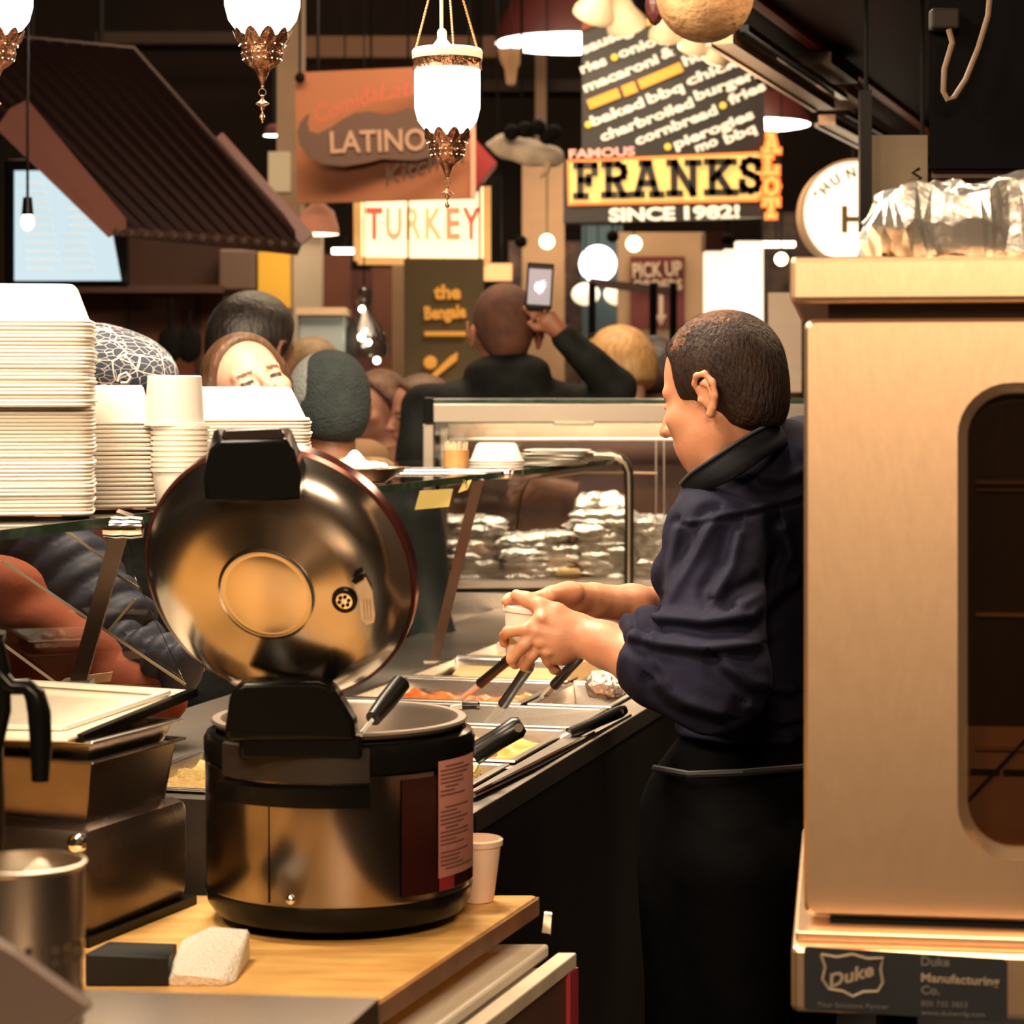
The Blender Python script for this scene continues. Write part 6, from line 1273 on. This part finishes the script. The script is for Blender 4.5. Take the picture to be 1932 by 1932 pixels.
# --- the crowd
def person(x, ytop, D, face, pitch, skin, hairm, style, topm, label, arms=None, hh=.010, extra=None, lean=0, wide=1.0, roll=0, legs=True, hood=False, s=1.0, fine=.0065):
    top = P(x, ytop, D); ax = axes(face, pitch, roll); f, l, u = ax; C = top - Vector((0, 0, .098 * s)); base = Vector((C.x - f.x * 0, C.y, 0))
    fh = Vector((face[0], face[1], 0)).normalized(); lh = Vector((0, 0, 1)).cross(fh); A3 = (fh, lh, Vector((0, 0, 1)))
    o = thing('person', (C.x, C.y, 0), label, 'person'); Sb = SDF(fine); head(Sb, C, ax, s)
    nb = C - fh * (.03 + lean * .10) - Vector((0, 0, (.15 if hood else .20) * s)); Sb.cap(C - u * .07 * s - f * .015, nb, .052 * s, .058 * s, .03)
    sh_ = nb - Vector((0, 0, .05)) - fh * .02; hz = max(.8, sh_.z * .60); hip = Vector((sh_.x - fh.x * lean * .2, sh_.y - fh.y * lean * .2, hz))
    Sb.cap(nb - Vector((0, 0, .05)), hip, .09, .10, .04)
    St = SDF(hh); St.ell(sh_.lerp(hip, .28), (.125 * wide, .19 * wide, .20), A3, k=.05); St.ell(sh_.lerp(hip, .75), (.13 * wide, .17 * wide, .24), A3, k=.06)
    St.cap(sh_ + lh * .05, sh_ + lh * .155 * wide - Vector((0, 0, .03)), .075, .07, .05); St.cap(sh_ - lh * .05, sh_ - lh * .155 * wide - Vector((0, 0, .03)), .075, .07, .05)
    St.cap(nb - Vector((0, 0, .015)), sh_, .070, .10, .04)
    if hood: St.ell(nb - fh * .07 - Vector((0, 0, .01)), (.075, .12, .07), A3, k=.03); St.ell(nb - fh * .04 + Vector((0, 0, .03)), (.09, .125, .05), A3, k=.03)
    for i, sg in enumerate((1, -1)):
        S0 = sh_ + lh * sg * .19 * wide - Vector((0, 0, .03)); arm = arms[i] if arms else None
        el, wr_ = arm if arm else (S0 + lh * sg * .04 - Vector((0, 0, .29)) - fh * .02, S0 + lh * sg * .02 - Vector((0, 0, .42)) + fh * .18)
        el, wr_ = Vector(el), Vector(wr_); St.cap(S0, el, .068, .056, .03); St.cap(el, el.lerp(wr_, .86), .056, .044, .02)
        Sb.cap(S0, el, .04, .036, .02); Sb.cap(el, wr_, .036, .026, .02)
        hd_ = (wr_ - el).normalized(); sd = hd_.cross(Vector((0, 1, 0))).normalized() if abs(hd_.y) < .9 else Vector((1, 0, 0)); pc = wr_ + hd_ * .045
        Sb.cap(wr_, pc + sd * .012, .022, .019, .015); Sb.cap(wr_, pc - sd * .014, .022, .018, .015)
        for kf in range(4): a = pc + hd_ * .03 + sd * (.024 - .016 * kf); Sb.chain([a, a + hd_ * .028 + Vector((0, .006, 0)), a + hd_ * .042 + Vector((0, .02, 0))], [.009, .008, .007], .004)
        Sb.chain([wr_ + hd_ * .02 + sd * .02, wr_ + hd_ * .05 + sd * .042, wr_ + hd_ * .075 + sd * .045], [.011, .010, .008], .008)
    if legs:
        Tr = SDF(.016)
        for sg in (1, -1): h0 = hip + lh * sg * .09; Tr.cap(h0, Vector((h0.x, h0.y, hz * .52)), .09, .065, .03); Tr.cap(Vector((h0.x, h0.y, hz * .52)), Vector((h0.x, h0.y, .07)), .065, .05, .03); Tr.cap(Vector((h0.x, h0.y, .04)) - fh * .05, Vector((h0.x, h0.y, .04)) + fh * .13, .04, .035, .02)
        Tr.build('trousers', mat('trousers_dark', (.02, .02, .026), .8), o)
        for sg in (1, -1): h0 = hip + lh * sg * .09; Sb.cap(h0, Vector((h0.x, h0.y, .12)), .05, .035, .03)
    if extra: extra(Sb, St, C, ax, o)
    def sm(c):
        d = (c - np.array(C)) / s; a = d @ np.array(f); b = d @ np.array(l); z = d @ np.array(u); r = np.zeros(len(c), int)
        r[(a > .078) & (np.abs(b) < .024) & (z < -.088) & (z > -.108)] = 1
        r[(a > .062) & (np.abs(b) > .016) & (np.abs(b) < .048) & (z > -.021) & (z < -.013)] = 2
        r[(a > .064) & (np.abs(b) > .019) & (np.abs(b) < .046) & (np.abs(z + .037) < .005)] = 3
        return r
    Sb.build('body', [skin, LIPM, mat('brow_soft', (.16, .08, .045), .7), mat('eye_dark', (.05, .03, .02), .3)], o, sel=sm)
    def puff(v):
        out = v.copy()
        for i in range(len(v)): q = Vector(v[i] * 8); out[i] += np.array(noise.noise_vector(q)) * .008
        return out
    St.build('jacket', topm, o, disp=puff)
    if style: hair_shell(C, ax, s, hairm, o, style, h=.006)
    return o, C, ax
JB = mat('black_jacket', (.0045, .0045, .0045), .7, spec=.12, noise_s=6, col2=(.022, .024, .02), bump=.4, bump_s=20); JG = mat('dark_green_jacket', (.012, .017, .014), .6, noise_s=8, noise_amt=.3, bump=.3, bump_s=25)
JN = mat('navy_puffer', (.018, .020, .034), .6, spec=.25, noise_s=7, noise_amt=.3, bump=.5, bump_s=14); JR = mat('rust_jacket', (.24, .055, .022), .75, spec=.15, noise_s=5, noise_amt=.2, bump=.4, bump_s=12)
HB1 = mat('brown_hair', (.13, .06, .028), .45, noise_s=50, noise_amt=.4, bump=.5, bump_s=120, stretch=(1, 1, .2)); HBL = mat('blond_hair', (.62, .36, .14), .45, noise_s=40, col2=(.42, .22, .08), bump=.5, bump_s=100, stretch=(1, 1, .2))
HBK = mat('black_hair', (.013, .010, .009), .4, noise_s=50, col2=(.03, .02, .015), bump=.5, bump_s=120, stretch=(1, 1, .2)); HBZ = mat('buzz_hair', (.14, .05, .026), .8, noise_s=30, col2=(.085, .035, .02))
# man raising a phone, seen from behind
mx_, my_ = P(1040, 600, 6.85), 6.85
def ph(x, y, D): return tuple(P(x, y, D))
o, C, ax = person(952, 532, 7.0, (-.12, 1), .02, mat('neck_skin', (.36, .14, .075), .55), HBZ, 'buzz', JB, 'man seen from behind in black hooded jacket raising a phone', arms=(None, (ph(1165, 735, 6.9), ph(1052, 622, 6.85))), hood=True, wide=1.3, s=1.2)
pho = thing('smartphone', P(1018, 580, 6.8), 'black smartphone with bright screen held up above the crowd', 'phone')
PMx = Matrix.Translation(P(1018, 540, 6.80)) @ Matrix.Rotation(.06, 4, 'Y')
MB().box((0, 0, 0), (.078, .009, .135), PMx, bevel=.004).build('case', BLK, pho)
b = MB(); b.box((0, -.0055, -.002), (.066, .001, .104), PMx); b.build('screen', mat('phone_screen', (.1, .08, .09), .3, emit=(.5, .42, .46), strength=.5), pho)
b = MB(); rs3 = np.random.RandomState(8)
for i in range(16): a_ = i * .39; L_ = rs3.uniform(.008, .026); b.slab([PMx @ Vector((q[0], -.0065, q[1] + .0)) for q in ((.002 * math.cos(a_ + 1.5), .002 * math.sin(a_ + 1.5)), (.002 * math.cos(a_ - 1.5), .002 * math.sin(a_ - 1.5)), (L_ * math.cos(a_), L_ * 1.3 * math.sin(a_)))], (0, -.0004, 0))
b.ball(PMx @ Vector((0, -.0065, -.003)), .014, 2, (1, .05, 1)); b.build('screen_picture', glow('phone_glow', (.85, .85, 1), 2.2), pho)
# man with dark hair, left
person(478, 558, 6.3, (.55, .85), .05, SKIND, HBK, 'full', JG, 'man with thick black hair looking away right of the patterned cap', s=1.22)
# woman looking toward the camera
person(462, 632, 5.0, (.36, -.93), -.42, SKIN2, HB1, 'long', JB, 'brown-haired woman with bare forehead peeking over the foam containers', roll=.30, s=1.02, fine=.0038)
# beanie
def beanie(Sb, St, C, ax, o):
    f, l, u = ax; S = SDF(.006); S.ell(C + u * .008 - f * .004, (.113, .094, .106), (f, l, u), k=.01); S.ell(C - u * .05 - f * .03, (.085, .078, .075), (f, l, u), k=.03); S.half(C - u * .085, -u + f * .35, .01)
    S.build('beanie', mat('grey_green_knit', (.030, .040, .038), .9, noise_s=40, noise_amt=.3, bump=.8, bump_s=160), o)
    S = SDF(.006); S.ell(C + u * .006 + f * .004, (.119, .099, .108), (f, l, u), k=.01); S.half(C - f * .035 + l * .02, -(f * .8 + l * .6), .006); S.half(C - u * .06, -u + f * .35, .01); S.build('beanie_brim', mat('pale_knit', (.26, .27, .25), .9, bump=.8, bump_s=160), o)
    S = SDF(.01); 
    for k in range(9): a = math.pi * k / 8 - math.pi / 2; S.ell(C - Vector((0, 0, .19)) + l * .12 * math.sin(a) - f * .08 * math.cos(a) * 1.0, (.05, .05, .045), k=.02)
    S.build('fur_collar', mat('tan_fur', (.42, .24, .09), .95, noise_s=30, noise_amt=.5, bump=1, bump_s=60), o)
person(622, 672, 5.5, (-.35, .94), .1, SKIND, HBK, 'short', JG, 'person in grey-green knitted beanie with tan fur collar', extra=beanie, s=1.0)
# patterned cap
CAPM = bpy.data.materials.new('crackle_print'); CAPM.use_nodes = True; nt = CAPM.node_tree; bs = nt.nodes['Principled BSDF']; bs.inputs['Roughness'].default_value = .8
tc_ = nt.nodes.new('ShaderNodeTexCoord'); v1 = nt.nodes.new('ShaderNodeTexVoronoi'); v1.feature = 'DISTANCE_TO_EDGE'; v1.inputs['Scale'].default_value = 70; v2 = nt.nodes.new('ShaderNodeTexVoronoi'); v2.feature = 'DISTANCE_TO_EDGE'; v2.inputs['Scale'].default_value = 21
mp_ = nt.nodes.new('ShaderNodeMapping'); mp_.inputs['Scale'].default_value = (.75, 1.2, 1.2); mp_.inputs['Rotation'].default_value = (0, .5, 0); nt.links.new(tc_.outputs['Object'], mp_.inputs[0]); nt.links.new(mp_.outputs[0], v1.inputs[0]); nt.links.new(mp_.outputs[0], v2.inputs[0])
l1 = nt.nodes.new('ShaderNodeMath'); l1.operation = 'LESS_THAN'; l1.inputs[1].default_value = .020; l2 = nt.nodes.new('ShaderNodeMath'); l2.operation = 'LESS_THAN'; l2.inputs[1].default_value = .016
mxx = nt.nodes.new('ShaderNodeMath'); mxx.operation = 'MAXIMUM'; nt.links.new(v1.outputs[0], l1.inputs[0]); nt.links.new(v2.outputs[0], l2.inputs[0]); nt.links.new(l1.outputs[0], mxx.inputs[0]); nt.links.new(l2.outputs[0], mxx.inputs[1])
cm = nt.nodes.new('ShaderNodeMix'); cm.data_type = 'RGBA'; cm.inputs[6].default_value = (.025, .033, .055, 1); cm.inputs[7].default_value = (.72, .64, .55, 1); nt.links.new(mxx.outputs[0], cm.inputs[0]); nt.links.new(cm.outputs[2], bs.inputs['Base Color'])
def cap_(Sb, St, C, ax, o):
    D = C.y; S = SDF(.005); d1 = Vector((.87, .05, -.49)).normalized(); d3 = Vector((.49, 0, .87)).normalized(); d2 = d3.cross(d1).normalized(); d3 = d1.cross(d2)
    S.ell(P(212, 700, D), (.118, .088, .084), (d1, d2, d3), k=.02); S.ell(P(272, 700, D), (.066, .075, .052), (d1, d2, d3), k=.04); S.half(P(250, 738, D), Vector((-.05, 0, -1)), .006)
    S.build('patterned_cap', CAPM, o)
    MB().tube([P(222, 720, 4.38), P(226, 708, 4.38), P(238, 703, 4.38), P(246, 712, 4.38), P(240, 722, 4.38), P(228, 722, 4.38)], .0022, 8).build('cap_tie', PAPER, o, smooth=True)
o, C, ax = person(222, 640, 4.5, (.90, .1), .72, SKIN2, HBK, None, JN, 'person bending in a navy and white crackle-print cap behind the foam stacks', extra=cap_, lean=1.2, wide=1.15, arms=((tuple(P(150, 1120, 3.95)), tuple(P(290, 1230, 3.8))), None))
# rolls of the navy puffer seen through the glass
def padded(name, pts, r, m_, parent): S = SDF(.008); dd_ = (Vector(pts[1]) - Vector(pts[0])).normalized(); e2 = dd_.cross(Vector((0, 1, 0))).normalized(); e3 = dd_.cross(e2); [S.ell(Vector(pts[0]).lerp(Vector(pts[1]), t), (r * .5, r * 1.05, r * 1.0), (dd_, e2, e3), k=.008) for t in [i / 5 for i in range(6)]]; return S.build(name, m_, parent)
padded('padded_sleeve', (P(60, 1010, 3.9), P(210, 1200, 3.82)), .085, JN, o); padded('padded_sleeve', (P(160, 1200, 3.80), P(345, 1262, 3.70)), .048, JN, o)
so = SDF(.01); [so.ell(P(x, y, 3.72), (.09, .06, .055), k=.02) for x, y in ((40, 1180), (120, 1230), (60, 1260), (190, 1290), (-20, 1110), (-30, 1180), (150, 1330), (30, 1340), (250, 1320))]
tag(so.build('padded_bag', JR), 'rust-red padded bag leaning against the slanting glass at lower left', 'bag')
# far crowd
o, C, ax = person(1166, 622, 7.6, (-.55, .8), .35, SKIN2, HBL, 'full', mat('peach_coat', (.6, .33, .2), .7), 'blond person with sunglasses pushed up in the hair behind the raised arm', s=1.2)
b = MB(); f, l, u = ax; b.tube([C + u * .10 + l * .09, C + u * .132 - f * .01, C + u * .10 - l * .09], .006, 8); b.build('sunglasses', BLK, o)
person(1236, 640, 8.1, (-.5, .86), .1, SKIND, HBK, 'full', JB, 'dark-haired person half hidden by the server forehead', s=1.1)
person(1482, 690, 7.6, (.5, .86), .1, SKIND, HB1, 'bun', JB, 'brown-haired person between the server and the oven')
person(590, 642, 7.2, (.2, .98), .1, SKIN2, mat('grey_blond_hair', (.30, .19, .09), .6, noise_s=40, noise_amt=.4), 'full', mat('tan_coat', (.35, .2, .1), .8), 'tan-haired person with hair clip behind the beanie')
person(716, 700, 8.1, (-.7, -.5), .1, mat('skin_blur', (.50, .24, .16), .6), HB1, 'long', mat('brown_coat', (.16, .07, .045), .8), 'long-haired person facing left between the beanie and the banner')
person(795, 706, 7.5, (-.9, -.3), .1, mat('skin_blur', (.50, .24, .16), .6), HB1, 'short', mat('brown_coat', (.16, .07, .045), .8), 'person in profile facing left beneath the olive banner')
person(752, 720, 9.2, (.3, -.9), .1, mat('skin_blur', (.50, .24, .16), .6), HB1, 'long', MAROON, 'dim long-haired person farther back under the banner')
